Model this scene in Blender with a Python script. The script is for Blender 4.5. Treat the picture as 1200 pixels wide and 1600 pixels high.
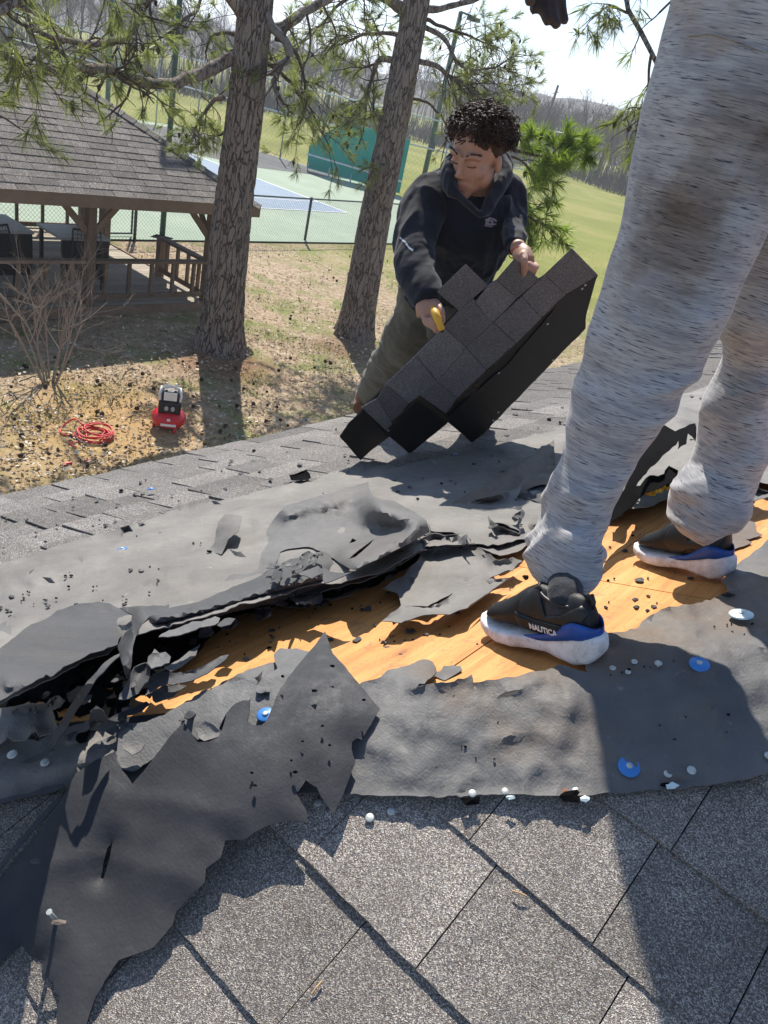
import bpy, bmesh, math, random
import numpy as np
from mathutils import Vector, Matrix
from mathutils.geometry import delaunay_2d_cdt
random.seed(7); rng = np.random.default_rng(7)
for o in list(bpy.data.objects): bpy.data.objects.remove(o)
SC = bpy.context.scene; COL = SC.collection
R_ = math.radians

# ------------------------------------------------------------------ camera
# the phone is held rolled and pitched down: the verticals of the photo meet at (62, 2950)
F, CX, CY = 1202.0, 600.0, 800.0
nad = np.array([62-CX, 2950-CY]); nd = float(np.hypot(*nad)); PITCH = math.atan(F/nd); uu = -nad/nd
upc = np.array([uu[0]*math.cos(PITCH), -uu[1]*math.cos(PITCH), math.sin(PITCH)])
fc = np.array([0, 0, -1.0]); yc = fc-upc*fc.dot(upc); yc /= np.linalg.norm(yc); xc = np.cross(yc, upc)
RM = np.array([xc, yc, upc])
cam = bpy.data.cameras.new('camera'); camo = bpy.data.objects.new('camera', cam); COL.objects.link(camo)
camo.matrix_world = Matrix([list(RM[0])+[0], list(RM[1])+[0], list(RM[2])+[0], [0, 0, 0, 1]])
cam.sensor_fit = 'AUTO'; cam.sensor_width = 36; cam.lens = F/1600*36; cam.clip_start = 0.05; cam.clip_end = 6000
SC.camera = camo

# ------------------------------------------------------------------ sky, sun, exposure
SUN_AZ, SUN_EL = -19.0, 46.0
w = bpy.data.worlds.new('World'); SC.world = w; w.use_nodes = True
nt = w.node_tree; nt.nodes.clear()
out = nt.nodes.new('ShaderNodeOutputWorld'); bg = nt.nodes.new('ShaderNodeBackground')
sky = nt.nodes.new('ShaderNodeTexSky'); sky.sky_type = 'NISHITA'; sky.sun_disc = False
sky.sun_elevation = R_(SUN_EL); sky.sun_rotation = R_(SUN_AZ); sky.air_density = 1.0; sky.dust_density = 0.0; sky.altitude = 1500; sky.ozone_density = 1.6
bg.inputs['Strength'].default_value = 0.10
tc = nt.nodes.new('ShaderNodeTexCoord'); mp = nt.nodes.new('ShaderNodeMapping'); mp.inputs['Scale'].default_value = (1.2, 1.0, 7.0)
mp.inputs['Rotation'].default_value = (0, 0.12, 0.4)
nz = nt.nodes.new('ShaderNodeTexNoise'); nz.inputs['Scale'].default_value = 1.7; nz.inputs['Detail'].default_value = 8; nz.inputs['Roughness'].default_value = 0.55
cr = nt.nodes.new('ShaderNodeValToRGB'); cr.color_ramp.elements[0].position = 0.50; cr.color_ramp.elements[1].position = 0.80
mx = nt.nodes.new('ShaderNodeMix'); mx.data_type = 'RGBA'; mx.inputs[7].default_value = (5.2, 5.4, 5.6, 1)
ml = nt.nodes.new('ShaderNodeMath'); ml.operation = 'MULTIPLY'; ml.inputs[1].default_value = 0.35
L = nt.links.new
L(tc.outputs['Generated'], mp.inputs['Vector']); L(mp.outputs[0], nz.inputs['Vector']); L(nz.outputs['Fac'], cr.inputs[0])
L(cr.outputs[0], ml.inputs[0]); L(ml.outputs[0], mx.inputs[0]); L(sky.outputs[0], mx.inputs[6])
L(mx.outputs[2], bg.inputs['Color']); L(bg.outputs[0], out.inputs['Surface'])
sd = bpy.data.lights.new('sun', 'SUN'); sd.energy = 4.1; sd.angle = R_(0.53); sd.color = (1.0, 0.935, 0.84)
so = bpy.data.objects.new('sun', sd); COL.objects.link(so)
SUNV = np.array([math.sin(R_(SUN_AZ))*math.cos(R_(SUN_EL)), math.cos(R_(SUN_AZ))*math.cos(R_(SUN_EL)), math.sin(R_(SUN_EL))])
so.rotation_euler = Vector(SUNV).to_track_quat('Z', 'Y').to_euler(); so.location = (-6, 20, 30)
SC.view_settings.view_transform = 'Standard'; SC.view_settings.look = 'None'; SC.view_settings.gamma = 1
SC.view_settings.exposure = 1.0; SC.view_settings.use_curve_mapping = False
SC.cycles.max_bounces = 6; SC.cycles.transparent_max_bounces = 12; SC.cycles.use_denoising = True

# ------------------------------------------------------------------ geometry helpers
def rays(p):
    p = np.atleast_2d(np.asarray(p, float)); c = np.stack([(p[:, 0]-CX)/F, -(p[:, 1]-CY)/F, -np.ones(len(p))], 1)
    v = c@RM.T; return v/np.linalg.norm(v, axis=1)[:, None]
def ray(px, py): return rays([(px, py)])[0]
def at(px, py, r): return ray(px, py)*r
GZ = -4.0
def gnd(px, py, z=GZ): r = ray(px, py); return r*(z/r[2])
def azv(a, e=0): a = R_(a); e = R_(e); return np.array([math.sin(a)*math.cos(e), math.cos(a)*math.cos(e), math.sin(e)])
TH = 22.0
nA = np.array([math.sin(R_(-56))*math.sin(R_(TH)), math.cos(R_(-56))*math.sin(R_(TH)), math.cos(R_(TH))])
nB = np.array([math.sin(R_(-146))*math.sin(R_(TH)), math.cos(R_(-146))*math.sin(R_(TH)), math.cos(R_(TH))])
DB = -1.01
_h = ray(700, 1072); HIP0 = _h*(DB/_h.dot(nB)); DA = HIP0.dot(nA)
hd = np.cross(nA, nB); hd /= np.linalg.norm(hd)
E1 = azv(34); dA = azv(-56, -TH); uB = azv(-56); vB = azv(34, TH)    # along eave / down slope A / along course B / up slope B
def onA(px, py, lift=0): r = ray(px, py); return r*(DA+lift)/r.dot(nA)
def onB(px, py, lift=0): r = ray(px, py); return r*(DB+lift)/r.dot(nB)
def roof(P, lift=0.0, k=0.035):
    """points of the hipped roof seen along the rays through P, raised by lift along the surface normal"""
    r = rays(P); tA = DA/(r@nA); tB = DB/(r@nB); d = tA-tB
    t = 0.5*(tA+tB+np.sqrt(d*d+k*k)); wA = np.clip(0.5+0.5*d/np.sqrt(d*d+k*k), 0, 1)[:, None]
    n = nA*wA+nB*(1-wA); n /= np.linalg.norm(n, axis=1)[:, None]
    base = r*t[:, None]; c = np.abs((r*n).sum(1)); c = np.maximum(c, 0.25)
    return base, r, c, n
def lifted(P, lift, k=0.035):
    b, r, c, n = roof(P, k=k); return b-r*(np.broadcast_to(lift, len(b))/c)[:, None]

def _hash(i): 
    n = (i[:, 0]*374761393+i[:, 1]*668265263+i[:, 2]*2147483647) & 0xffffffff
    n = ((n ^ (n >> 13))*1274126177) & 0xffffffff; n = n ^ (n >> 16); return (n & 0xffff)/65535.0
def vn(P):
    P = np.asarray(P, float); i = np.floor(P).astype(np.int64); f = P-i; f = f*f*(3-2*f); o = 0
    for a in (0, 1):
        for b in (0, 1):
            for c in (0, 1):
                wt = (f[:, 0] if a else 1-f[:, 0])*(f[:, 1] if b else 1-f[:, 1])*(f[:, 2] if c else 1-f[:, 2])
                o = o+wt*_hash(i+np.array([a, b, c]))
    return o*2-1
def fbm(P, s=1.0, oct=4, g=0.5):
    o = 0; a = 1
    for k in range(oct): o = o+a*vn(np.asarray(P)*s+k*17.3); s *= 2.03; a *= g
    return o

def mesh(name, V, Fc, mat=None, parent=None, smooth=False, loc=None):
    me = bpy.data.meshes.new(name); me.from_pydata([tuple(map(float, v)) for v in V], [], [tuple(map(int, f)) for f in Fc]); me.update()
    if smooth: me.polygons.foreach_set('use_smooth', [True]*len(me.polygons))
    if mat is not None: me.materials.append(mat)
    o = bpy.data.objects.new(name, me); COL.objects.link(o)
    if parent is not None: o.parent = parent; put(o, parent)
    return o
def put(o, parent):
    o.matrix_parent_inverse = world_of(parent).inverted()
def world_of(o):
    return o.matrix_basis.copy() if o.parent is None else world_of(o.parent)@o.matrix_parent_inverse@o.matrix_basis
def thing(name, label, cat, loc=(0, 0, 0), group=None):
    o = bpy.data.objects.new(name, None); COL.objects.link(o); o.location = tuple(map(float, loc)); o.empty_display_size = 0.1
    o['label'] = label; o['category'] = cat
    if group: o['group'] = group
    return o
def tag(o, label, cat, group=None, kind=None):
    if label: o['label'] = label
    if cat: o['category'] = cat
    if group: o['group'] = group
    if kind: o['kind'] = kind
    return o
def stru(o): o['kind'] = 'structure'; return o
def stuff(o, label=None, cat=None):
    o['kind'] = 'stuff'
    if label: o['label'] = label
    if cat: o['category'] = cat
    return o

class MB:
    def __init__(s): s.v = []; s.f = []
    def add(s, V, Fc): n = len(s.v); s.v += [tuple(map(float, v)) for v in V]; s.f += [tuple(i+n for i in f) for f in Fc]; return s
    def box(s, c, X, Y, Z):
        """box centred on c with half axes X, Y, Z"""
        c, X, Y, Z = map(lambda a: np.asarray(a, float), (c, X, Y, Z))
        V = [c+a*X+b*Y+d*Z for a in (-1, 1) for b in (-1, 1) for d in (-1, 1)]
        return s.add(V, [(0, 1, 3, 2), (4, 6, 7, 5), (0, 4, 5, 1), (2, 3, 7, 6), (0, 2, 6, 4), (1, 5, 7, 3)])
    def tube(s, pts, rad, n=6, cap=True):
        pts = np.asarray(pts, float); rad = np.broadcast_to(rad, len(pts)); V = []; 
        tg = np.gradient(pts, axis=0); tg /= np.linalg.norm(tg, axis=1)[:, None]+1e-9
        ref = np.array([0, 0, 1.0]) if abs(tg[0][2]) < .9 else np.array([1.0, 0, 0]); 
        for p, r, t in zip(pts, rad, tg):
            a = np.cross(t, ref); a /= np.linalg.norm(a)+1e-9; b = np.cross(t, a); ref = np.cross(a, t) if False else ref
            for k in range(n): th = 2*math.pi*k/n; V.append(p+r*(math.cos(th)*a+math.sin(th)*b))
        Fc = [(i*n+k, i*n+(k+1) % n, (i+1)*n+(k+1) % n, (i+1)*n+k) for i in range(len(pts)-1) for k in range(n)]
        if cap: Fc += [tuple(range(n-1, -1, -1)), tuple((len(pts)-1)*n+k for k in range(n))]
        return s.add(V, Fc)
    def beam(s, a, b, w, h, up=(0, 0, 1)):
        a = np.asarray(a, float); b = np.asarray(b, float); d = b-a; t = d/np.linalg.norm(d); sd_ = np.cross(t, up); sd_ /= np.linalg.norm(sd_); u2 = np.cross(sd_, t)
        return s.box((a+b)/2, d/2, sd_*w/2, u2*h/2)
    def build(s, name, mat, parent=None, smooth=False, bevel=0):
        o = mesh(name, s.v, s.f, mat, parent, smooth)
        if bevel: m = o.modifiers.new('b', 'BEVEL'); m.width = bevel; m.segments = 2; m.limit_method = 'ANGLE'
        return o
def smooth_path(P, n):
    P = np.asarray(P, float); d = np.r_[0, np.cumsum(np.linalg.norm(np.diff(P, axis=0), axis=1))]; t = np.linspace(0, d[-1], n)
    m = np.gradient(P, d, axis=0); i = np.clip(np.searchsorted(d, t, 'right')-1, 0, len(d)-2); h = (d[i+1]-d[i]); s = ((t-d[i])/h)[:, None]; h = h[:, None]
    return (2*s**3-3*s**2+1)*P[i]+(s**3-2*s**2+s)*h*m[i]+(-2*s**3+3*s**2)*P[i+1]+(s**3-s**2)*h*m[i+1]

def inpoly(pts, poly):
    x, y = pts[:, 0], pts[:, 1]; c = np.zeros(len(pts), bool); n = len(poly)
    for i in range(n):
        x1, y1 = poly[i]; x2, y2 = poly[(i+1) % n]
        if y1 == y2: continue
        m = ((y1 > y) != (y2 > y)) & (x < (x2-x1)*(y-y1)/(y2-y1)+x1); c ^= m
    return c
def polydist(pts, poly, closed=True):
    d = np.full(len(pts), 1e9); n = len(poly)
    for i in range(n if closed else n-1):
        a = np.asarray(poly[i], float); b = np.asarray(poly[(i+1) % n], float); ab = b-a
        t = np.clip(((pts-a)@ab)/(ab@ab+1e-9), 0, 1); d = np.minimum(d, np.linalg.norm(pts-(a+t[:, None]*ab), axis=1))
    return d
def jagged(poly, step, jag):
    o = []; n = len(poly); S0 = 0.0; sd_ = random.random()*900
    def f1(x): return float(vn(np.array([[x, sd_, 3.7]]))[0])
    for i in range(n):
        a = np.asarray(poly[i], float); b = np.asarray(poly[(i+1) % n], float); L_ = np.linalg.norm(b-a); k = max(1, int(L_/step)); nv = np.array([-(b-a)[1], (b-a)[0]])/(L_+1e-9)
        for j in range(k):
            t = j/k; q = (S0+L_*t)/9; off = jag*(2.1*f1(q*.33)+1.3*f1(q+50)*max(0, .35+f1(q*.2+9))*2+.8*f1(q*2.3)*max(0, .4+f1(q*.25+30))*1.6)*(0 if j == 0 else min(1, 4*min(t, 1-t)+.3))
            o.append(tuple(a+(b-a)*t+nv*off))
        S0 += L_
    return o
def triang(poly, holes, sp, step, jag, extra=None):
    out_ = jagged(poly, step, jag); hs = [jagged(h, step, jag*.6) for h in holes]
    a = np.array(out_); lo = a.min(0); hi = a.max(0)
    gx, gy = np.meshgrid(np.arange(lo[0], hi[0], sp), np.arange(lo[1], hi[1], sp)); g = np.stack([gx.ravel(), gy.ravel()], 1)+rng.uniform(-.3, .3, (gx.size, 2))*sp
    keep = inpoly(g, out_) & (polydist(g, out_) > sp*.35)
    for h in hs: keep &= ~inpoly(g, h) & (polydist(g, h) > sp*.35)
    g = g[keep]; V = list(out_); Ed = [(i, (i+1) % len(out_)) for i in range(len(out_))]
    for h in hs: n = len(V); V += h; Ed += [(n+i, n+(i+1) % len(h)) for i in range(len(h))]
    V += [tuple(q) for q in g]
    r = delaunay_2d_cdt([Vector(v) for v in V], Ed, [], 0, 1e-4)
    V2 = np.array([tuple(v) for v in r[0]]); Fc = np.array([tuple(f) for f in r[2] if len(f) == 3]); cen = V2[Fc].mean(1); k = inpoly(cen, out_)
    for h in hs: k &= ~inpoly(cen, h)
    Fc = Fc[k]; P = V2[Fc]; ar = (P[:, 1, 0]-P[:, 0, 0])*(P[:, 2, 1]-P[:, 0, 1])-(P[:, 1, 1]-P[:, 0, 1])*(P[:, 2, 0]-P[:, 0, 0])
    Fc[ar > 0] = Fc[ar > 0][:, ::-1]
    return V2, Fc, out_, hs
def felt(name, poly, mat, holes=(), lift=0.004, sp=9, step=6, jag=1.2, curl=0.0, curlw=22, ridges=(), tilt=None, wr=0.0015, wrs=9, thick=0.0013, parent=None, k=0.035, crease=1.6):
    """a piece of roofing felt lying on (or torn up from) the roof: outline, torn edges, curled rims and folds are all geometry"""
    V2, Fc, ol, hs = triang(poly, holes, sp, step, jag)
    b, r, c, n = roof(V2, k=k)
    lf = np.full(len(V2), float(lift))
    de = polydist(V2, ol)
    for h in hs: de = np.minimum(de, polydist(V2, h)*1.6)
    if curl: lf += curl*np.clip(1-de/curlw, 0, 1)**1.7*(0.55+0.9*np.clip(fbm(b, 7, 2), -.6, 1))
    for (pl, hgt, wd) in ridges:
        a = np.asarray(pl, float); d = polydist(V2, a, False) if len(a) > 1 else np.linalg.norm(V2-a[0], axis=1)
        lf += hgt*np.exp(-(d/wd)**2)
    if tilt: (a, la), (e, le) = tilt; a = np.asarray(a, float); e = np.asarray(e, float); t = np.clip(((V2-a)@(e-a))/((e-a)@(e-a)), 0, 1); lf += la+(le-la)*(t*t*(3-2*t))
    lf += wr*(fbm(b, wrs, 4)+.8*fbm(b, wrs*4, 3)+crease*((1-np.abs(vn(b*wrs*.8+2.7)+.35*vn(b*wrs*3))*3.2).clip(0, 1))**2) + 0.002
    V = b-r*(lf/c)[:, None]
    o = mesh(name, V, Fc, mat, parent, smooth=True)
    m = o.modifiers.new('s', 'SOLIDIFY'); m.thickness = thick; m.offset = -1
    m = o.modifiers.new('e', 'EDGE_SPLIT'); m.split_angle = R_(48)
    return o

# ------------------------------------------------------------------ material helpers
class NT:
    def __init__(s, name):
        s.m = bpy.data.materials.new(name); s.m.use_nodes = True; s.t = s.m.node_tree; s.b = s.t.nodes['Principled BSDF']
    def n(s, ty, **kw):
        x = s.t.nodes.new('ShaderNode'+ty)
        for k, v in kw.items():
            if k in x.inputs: x.inputs[k].default_value = v
            else: setattr(x, k, v)
        return x
    def l(s, a, b): s.t.links.new(a, b)
    def co(s, scale=(1, 1, 1), rot=(0, 0, 0), src='Object', loc=(0, 0, 0)):
        t = s.n('TexCoord'); m = s.n('Mapping'); m.inputs['Scale'].default_value = scale; m.inputs['Rotation'].default_value = rot; m.inputs['Location'].default_value = loc
        s.l(t.outputs[src], m.inputs['Vector']); return m.outputs[0]
    def noise(s, vec, scale, detail=4, rough=.55, dist=0):
        x = s.n('TexNoise'); x.inputs['Scale'].default_value = scale; x.inputs['Detail'].default_value = detail; x.inputs['Roughness'].default_value = rough; x.inputs['Distortion'].default_value = dist
        s.l(vec, x.inputs['Vector']); return x.outputs['Fac']
    def ramp(s, fac, stops):
        x = s.n('ValToRGB'); e = x.color_ramp.elements
        while len(e) < len(stops): e.new(.5)
        for i, (p, c) in enumerate(stops): e[i].position = p; e[i].color = (c, c, c, 1) if not hasattr(c, '__len__') else (*c, 1)
        s.l(fac, x.inputs[0]); return x.outputs[0]
    def mix(s, f, a, b, mode='MIX'):
        x = s.n('Mix', data_type='RGBA', blend_type=mode)
        for k, v in ((0, f), (6, a), (7, b)):
            sock = x.inputs[k]
            if hasattr(v, 'is_linked'): s.l(v, sock)
            else: sock.default_value = v if k == 0 else (*v, 1)
        return x.outputs[2]
    def bump(s, h, st=.5, d=.002, prev=None):
        x = s.n('Bump'); x.inputs['Strength'].default_value = st; x.inputs['Distance'].default_value = d; s.l(h, x.inputs['Height'])
        if prev: s.l(prev, x.inputs['Normal'])
        return x.outputs[0]
    def fin(s, col, rough=.8, nrm=None, spec=.3, **kw):
        if hasattr(col, 'is_linked'): s.l(col, s.b.inputs['Base Color'])
        else: s.b.inputs['Base Color'].default_value = (*col, 1)
        if hasattr(rough, 'is_linked'): s.l(rough, s.b.inputs['Roughness'])
        else: s.b.inputs['Roughness'].default_value = rough
        if nrm is not None: s.l(nrm, s.b.inputs['Normal'])
        s.b.inputs['Specular IOR Level'].default_value = spec
        for k, v in kw.items(): s.b.inputs[k.replace('_', ' ')].default_value = v
        return s.m
def simple(name, col, rough=.6, spec=.4, ns=12, var=.25, bs=60, bst=.2, bd=.002, **kw):
    t = NT(name); v = t.co(); f = t.noise(v, ns, 5)
    c = t.mix(1.0, t.ramp(f, [(.3, 1-var), (.7, 1+0*var)]), col, 'MULTIPLY'); return t.fin(c, rough, t.bump(t.noise(v, bs, 4), bst, bd), spec, **kw)

def mat_felt(name, a, b, emb=0.35, warm=(.105, .09, .078), dirt=.35, rel=1.0):
    t = NT(name); v = t.co(); n1 = t.noise(v, 6, 6, .6); n2 = t.noise(v, 45, 5, .7)
    c = t.mix(t.ramp(n1, [(.3, 0), (.7, 1)]), a, b)
    c = t.mix(t.ramp(t.noise(t.co(loc=(3, 1, 2)), 3.2, 5, .6), [(.5, 0), (.68, dirt)]), c, warm)
    c = t.mix(t.ramp(n2, [(.62, 0), (.74, .5)]), c, tuple(min(1, x*1.9) for x in b))
    gr = t.noise(v, 900, 2, .6); c = t.mix(.6, c, t.mix(gr, (.45, .45, .45), (1.45, 1.45, 1.45)), 'MULTIPLY')
    vo = t.n('TexVoronoi'); vo.inputs['Scale'].default_value = 210; vo.inputs['Randomness'].default_value = .6; t.l(t.co(rot=(0, 0, .6)), vo.inputs['Vector'])
    nb = t.bump(vo.outputs['Distance'], emb, .0012); nb = t.bump(t.noise(v, 130, 5, .65), .5*rel, .002, nb); nb = t.bump(t.noise(v, 14, 4), .3*rel, .01, nb)
    return t.fin(c, t.ramp(n2, [(.3, .56), (.7, .8)]), nb, .35)
M = {}
M['felt_light'] = mat_felt('felt_light', (.12, .115, .108), (.205, .194, .177))
M['felt_hip'] = mat_felt('felt_hip', (.075, .076, .079), (.15, .145, .138), .3, (.15, .10, .06), .75)
M['felt_mid'] = mat_felt('felt_mid', (.085, .086, .088), (.135, .133, .13))
M['felt_dark'] = mat_felt('felt_dark', (.020, .022, .027), (.032, .034, .039), .15, dirt=.10, rel=.45)
M['felt_brown'] = mat_felt('felt_brown', (.11, .085, .068), (.15, .12, .098))
M['felt_black_and_shade'] = simple('felt_black_and_shade', (.006, .006, .0065), 1.0, .03, 20, .3, 90, .4, .002)  # black crumbs, scraps and tar; also the painted shade of the hollows
M['felt_slate'] = mat_felt('felt_slate', (.042, .044, .048), (.068, .069, .072), .3, dirt=.3)
def mat_shingle(name, lo, hi, sc=620, tone=.5):
    t = NT(name); v = t.co(); vo = t.n('TexVoronoi'); vo.inputs['Scale'].default_value = sc; t.l(v, vo.inputs['Vector'])
    sx = t.n('SeparateColor'); t.l(vo.outputs['Color'], sx.inputs[0])
    c = t.ramp(sx.outputs[0], [(0, tuple(x*.45 for x in lo)), (.35, lo), (.7, hi), (.9, tuple(min(1, x*1.7) for x in hi)), (1, (.62, .6, .55))])
    c = t.mix(t.ramp(sx.outputs[1], [(.8, 0), (.86, .75)]), c, (.10, .055, .045)); c = t.mix(t.ramp(sx.outputs[2], [(.84, 0), (.9, .6)]), c, (.12, .14, .19))
    c = t.mix(t.ramp(t.noise(v, 7, 5, .6), [(.35, .0), (.7, tone)]), c, tuple(x*.5 for x in lo))
    oi = t.n('ObjectInfo'); c = t.mix(1.0, c, t.ramp(oi.outputs['Random'], [(0, .68), (1, 1.22)]), 'MULTIPLY')
    nb = t.bump(vo.outputs['Distance'], .9, .0016); nb = t.bump(t.noise(v, 60, 4), .3, .003, nb)
    return t.fin(c, .82, nb, .28)
M['shingle'] = mat_shingle('shingle', (.235, .207, .178), (.44, .395, .34), 760)
M['shingle_far'] = mat_shingle('shingle_far', (.135, .127, .117), (.225, .213, .195), 500, .35)
M['shingle_gazebo'] = mat_shingle('shingle_gazebo', (.12, .105, .09), (.20, .18, .155), 160)
M['shingle_held'] = mat_shingle('shingle_held', (.14, .145, .155), (.225, .23, .24), 900, .3)
M['shingle_back'] = simple('shingle_back', (.012, .012, .013), .6, .35, 30, .4, 500, .6, .002)
M['tar_edge'] = simple('tar_edge', (.07, .055, .042), .8, .2, 60, .6, 300, .5)
def mat_ply():
    t = NT('plywood'); rz = R_(-(90-34))
    t0 = t.n('TexCoord'); 
    mpp = t.n('Mapping'); mpp.inputs['Rotation'].default_value = (0, 0, -R_(56)); t.l(t0.outputs['Object'], mpp.inputs['Vector'])
    v = mpp.outputs[0]
    ms = t.n('Mapping'); ms.inputs['Scale'].default_value = (1.3, 16, 16); t.l(v, ms.inputs['Vector'])
    wv = t.n('TexNoise'); wv.inputs['Scale'].default_value = 2.2; wv.inputs['Detail'].default_value = 7; wv.inputs['Roughness'].default_value = .62; wv.inputs['Distortion'].default_value = .9; t.l(ms.outputs[0], wv.inputs['Vector'])
    ms2 = t.n('Mapping'); ms2.inputs['Scale'].default_value = (3, 110, 110); t.l(v, ms2.inputs['Vector']); fine = t.noise(ms2.outputs[0], 2, 5, .7)
    c = t.ramp(wv.outputs['Fac'], [(.25, (.36, .145, .038)), (.45, (.54, .24, .065)), (.6, (.62, .295, .09)), (.78, (.70, .38, .14))])
    c = t.mix(t.ramp(fine, [(.30, .55), (.46, 0)]), c, (.24, .095, .035))
    # knots: rings round three points of the veneer
    for kx, ky in ((628, 1020), (1012, 842), (925, 893)):
        p = onA(kx, ky); sb = t.n('VectorMath', operation='SUBTRACT'); t.l(t0.outputs['Object'], sb.inputs[0]); sb.inputs[1].default_value = tuple(p)
        mr = t.n('Mapping'); mr.inputs['Rotation'].default_value = (0, 0, -R_(56)); t.l(sb.outputs[0], mr.inputs['Vector'])
        mm = t.n('Mapping'); mm.inputs['Scale'].default_value = (.55, 1, 1); t.l(mr.outputs[0], mm.inputs['Vector'])
        ln = t.n('VectorMath', operation='LENGTH'); t.l(mm.outputs[0], ln.inputs[0]); 
        ad = t.n('Math', operation='ADD'); t.l(ln.outputs['Value'], ad.inputs[0]); nn = t.n('Math', operation='MULTIPLY'); t.l(t.noise(v, 40, 3), nn.inputs[0]); nn.inputs[1].default_value = .009; t.l(nn.outputs[0], ad.inputs[1])
        sn = t.n('Math', operation='MULTIPLY'); t.l(ad.outputs[0], sn.inputs[0]); sn.inputs[1].default_value = 900; s2 = t.n('Math', operation='SINE'); t.l(sn.outputs[0], s2.inputs[0])
        rr = t.ramp(s2.outputs[0], [(.3, 0), (.9, .55)]); fal = t.ramp(ad.outputs[0], [(.012, .95), (.05, 0)]); core = t.ramp(ad.outputs[0], [(.006, .8), (.016, 0)])
        f = t.n('Math', operation='MULTIPLY'); t.l(rr, f.inputs[0]); t.l(fal, f.inputs[1])
        c = t.mix(f.outputs[0], c, (.33, .13, .045)); c = t.mix(core, c, (.22, .09, .04))
    sp = t.ramp(t.noise(t.co(), 130, 6, .8), [(.59, 0), (.66, .8)]); c = t.mix(sp, c, (.05, .035, .028)); c = t.mix(t.ramp(t.noise(t.co(loc=(2, 7, 1)), 26, 7, .75), [(.56, 0), (.66, .45)]), c, (.13, .085, .055))
    st = t.ramp(t.noise(t.co(), 5, 5, .6), [(.5, 0), (.75, .35)]); c = t.mix(st, c, (.36, .17, .07))
    return t.fin(c, .62, t.bump(fine, .5, .0012, t.bump(wv.outputs['Fac'], .25, .002)), .3)
M['plywood'] = mat_ply()
# ------------------------------------------------------------------ ground, field, court
def mat_ground():
    t = NT('ground'); v = t.co(); 
    n1 = t.noise(v, .55, 6, .6); n2 = t.noise(v, 9, 6, .7); n3 = t.noise(t.co(loc=(9, 4, 0)), 1.3, 5, .65)
    c = t.ramp(n2, [(.25, (.13, .09, .058)), (.42, (.29, .215, .145)), (.58, (.42, .33, .225)), (.8, (.60, .50, .36))])
    c = t.mix(t.ramp(n3, [(.49, 0), (.63, .8)]), c, (.17, .20, .06))                      # green patches
    # bare orange soil near the coiled hose, reddish soil at the pine
    for (p, r, col, f) in ((gnd(170, 660), 1.3, (.42, .26, .11), .75), (gnd(350, 570), .9, (.20, .10, .06), .75), (gnd(60, 720), 1.6, (.38, .27, .12), .5), (gnd(555, 545), .8, (.16, .09, .055), .7)):
        sb = t.n('VectorMath', operation='DISTANCE'); t.l(v, sb.inputs[0]); sb.inputs[1].default_value = tuple(p)
        a = t.n('Math', operation='MULTIPLY_ADD'); t.l(t.noise(v, 2.2, 5, .65), a.inputs[0]); a.inputs[1].default_value = r*1.6; t.l(sb.outputs['Value'], a.inputs[2])
        mr = t.n('MapRange'); t.l(a.outputs[0], mr.inputs['Value']); mr.inputs['From Min'].default_value = r*1.2; mr.inputs['From Max'].default_value = r*2.0; mr.inputs['To Min'].default_value = f; mr.inputs['To Max'].default_value = 0
        c = t.mix(mr.outputs[0], c, col)
    # beyond the court the ground is mown grass
    sx = t.n('SeparateXYZ'); t.l(v, sx.inputs[0]); ad = t.n('Math', operation='MULTIPLY_ADD'); t.l(n1, ad.inputs[0]); ad.inputs[1].default_value = 6.0; t.l(sx.outputs['Y'], ad.inputs[2])
    e = t.n('Math', operation='MULTIPLY_ADD'); t.l(sx.outputs['X'], e.inputs[0]); e.inputs[1].default_value = .35; t.l(ad.outputs[0], e.inputs[2])
    far = t.ramp(t.noise(v, .22, 6, .6), [(.3, (.20, .20, .055)), (.5, (.24, .26, .06)), (.62, (.33, .30, .10)), (.75, (.17, .22, .045))])
    far = t.mix(t.ramp(t.noise(v, 14, 5, .7), [(.3, .55), (.7, 0)]), far, (.10, .11, .035))
    mr = t.n('MapRange'); t.l(e.outputs[0], mr.inputs['Value']); mr.inputs['From Min'].default_value = 19; mr.inputs['From Max'].default_value = 27
    c = t.mix(mr.outputs[0], c, far)
    return t.fin(c, .95, t.bump(n2, .8, .03), .1)
M['ground'] = mat_ground()
# one sheet: finely divided and slightly uneven near the house, coarse to the horizon
xs = np.r_[-3000, -900, -300, -120, -60, np.arange(-32, 14, .35), 20, 40, 90, 300, 1000, 3000]
ys = np.r_[-300, -60, -12, np.arange(-4, 16, .3), np.arange(16, 40, 1), 50, 75, 110, 200, 500, 1500, 3500]
gx, gy = np.meshgrid(xs, ys); P = np.stack([gx.ravel(), gy.ravel(), np.zeros(gx.size)], 1)
fade = np.clip(1-np.abs(P[:, 0]+8)/60, 0, 1)*np.clip((15.5-P[:, 1])/3-P[:, 0]*.0, 0, 1)
_m = (P[:, 1] < 15) ; 
def court_dist(q): return (q-np.array([-6.51, 16.34]))@np.array([-.829, .559])
near = np.clip(-court_dist(P[:, :2])/1.5, 0, 1)
P[:, 2] = GZ+fbm(P, .5, 4)*.035*near*(np.abs(P[:, 0]) < 60)*(np.abs(P[:, 1]) < 60)
nx = len(xs); Fc = [(j*nx+i, j*nx+i+1, (j+1)*nx+i+1, (j+1)*nx+i) for j in range(len(ys)-1) for i in range(nx-1)]
stru(mesh('ground', P, Fc, M['ground'], smooth=True))

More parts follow.
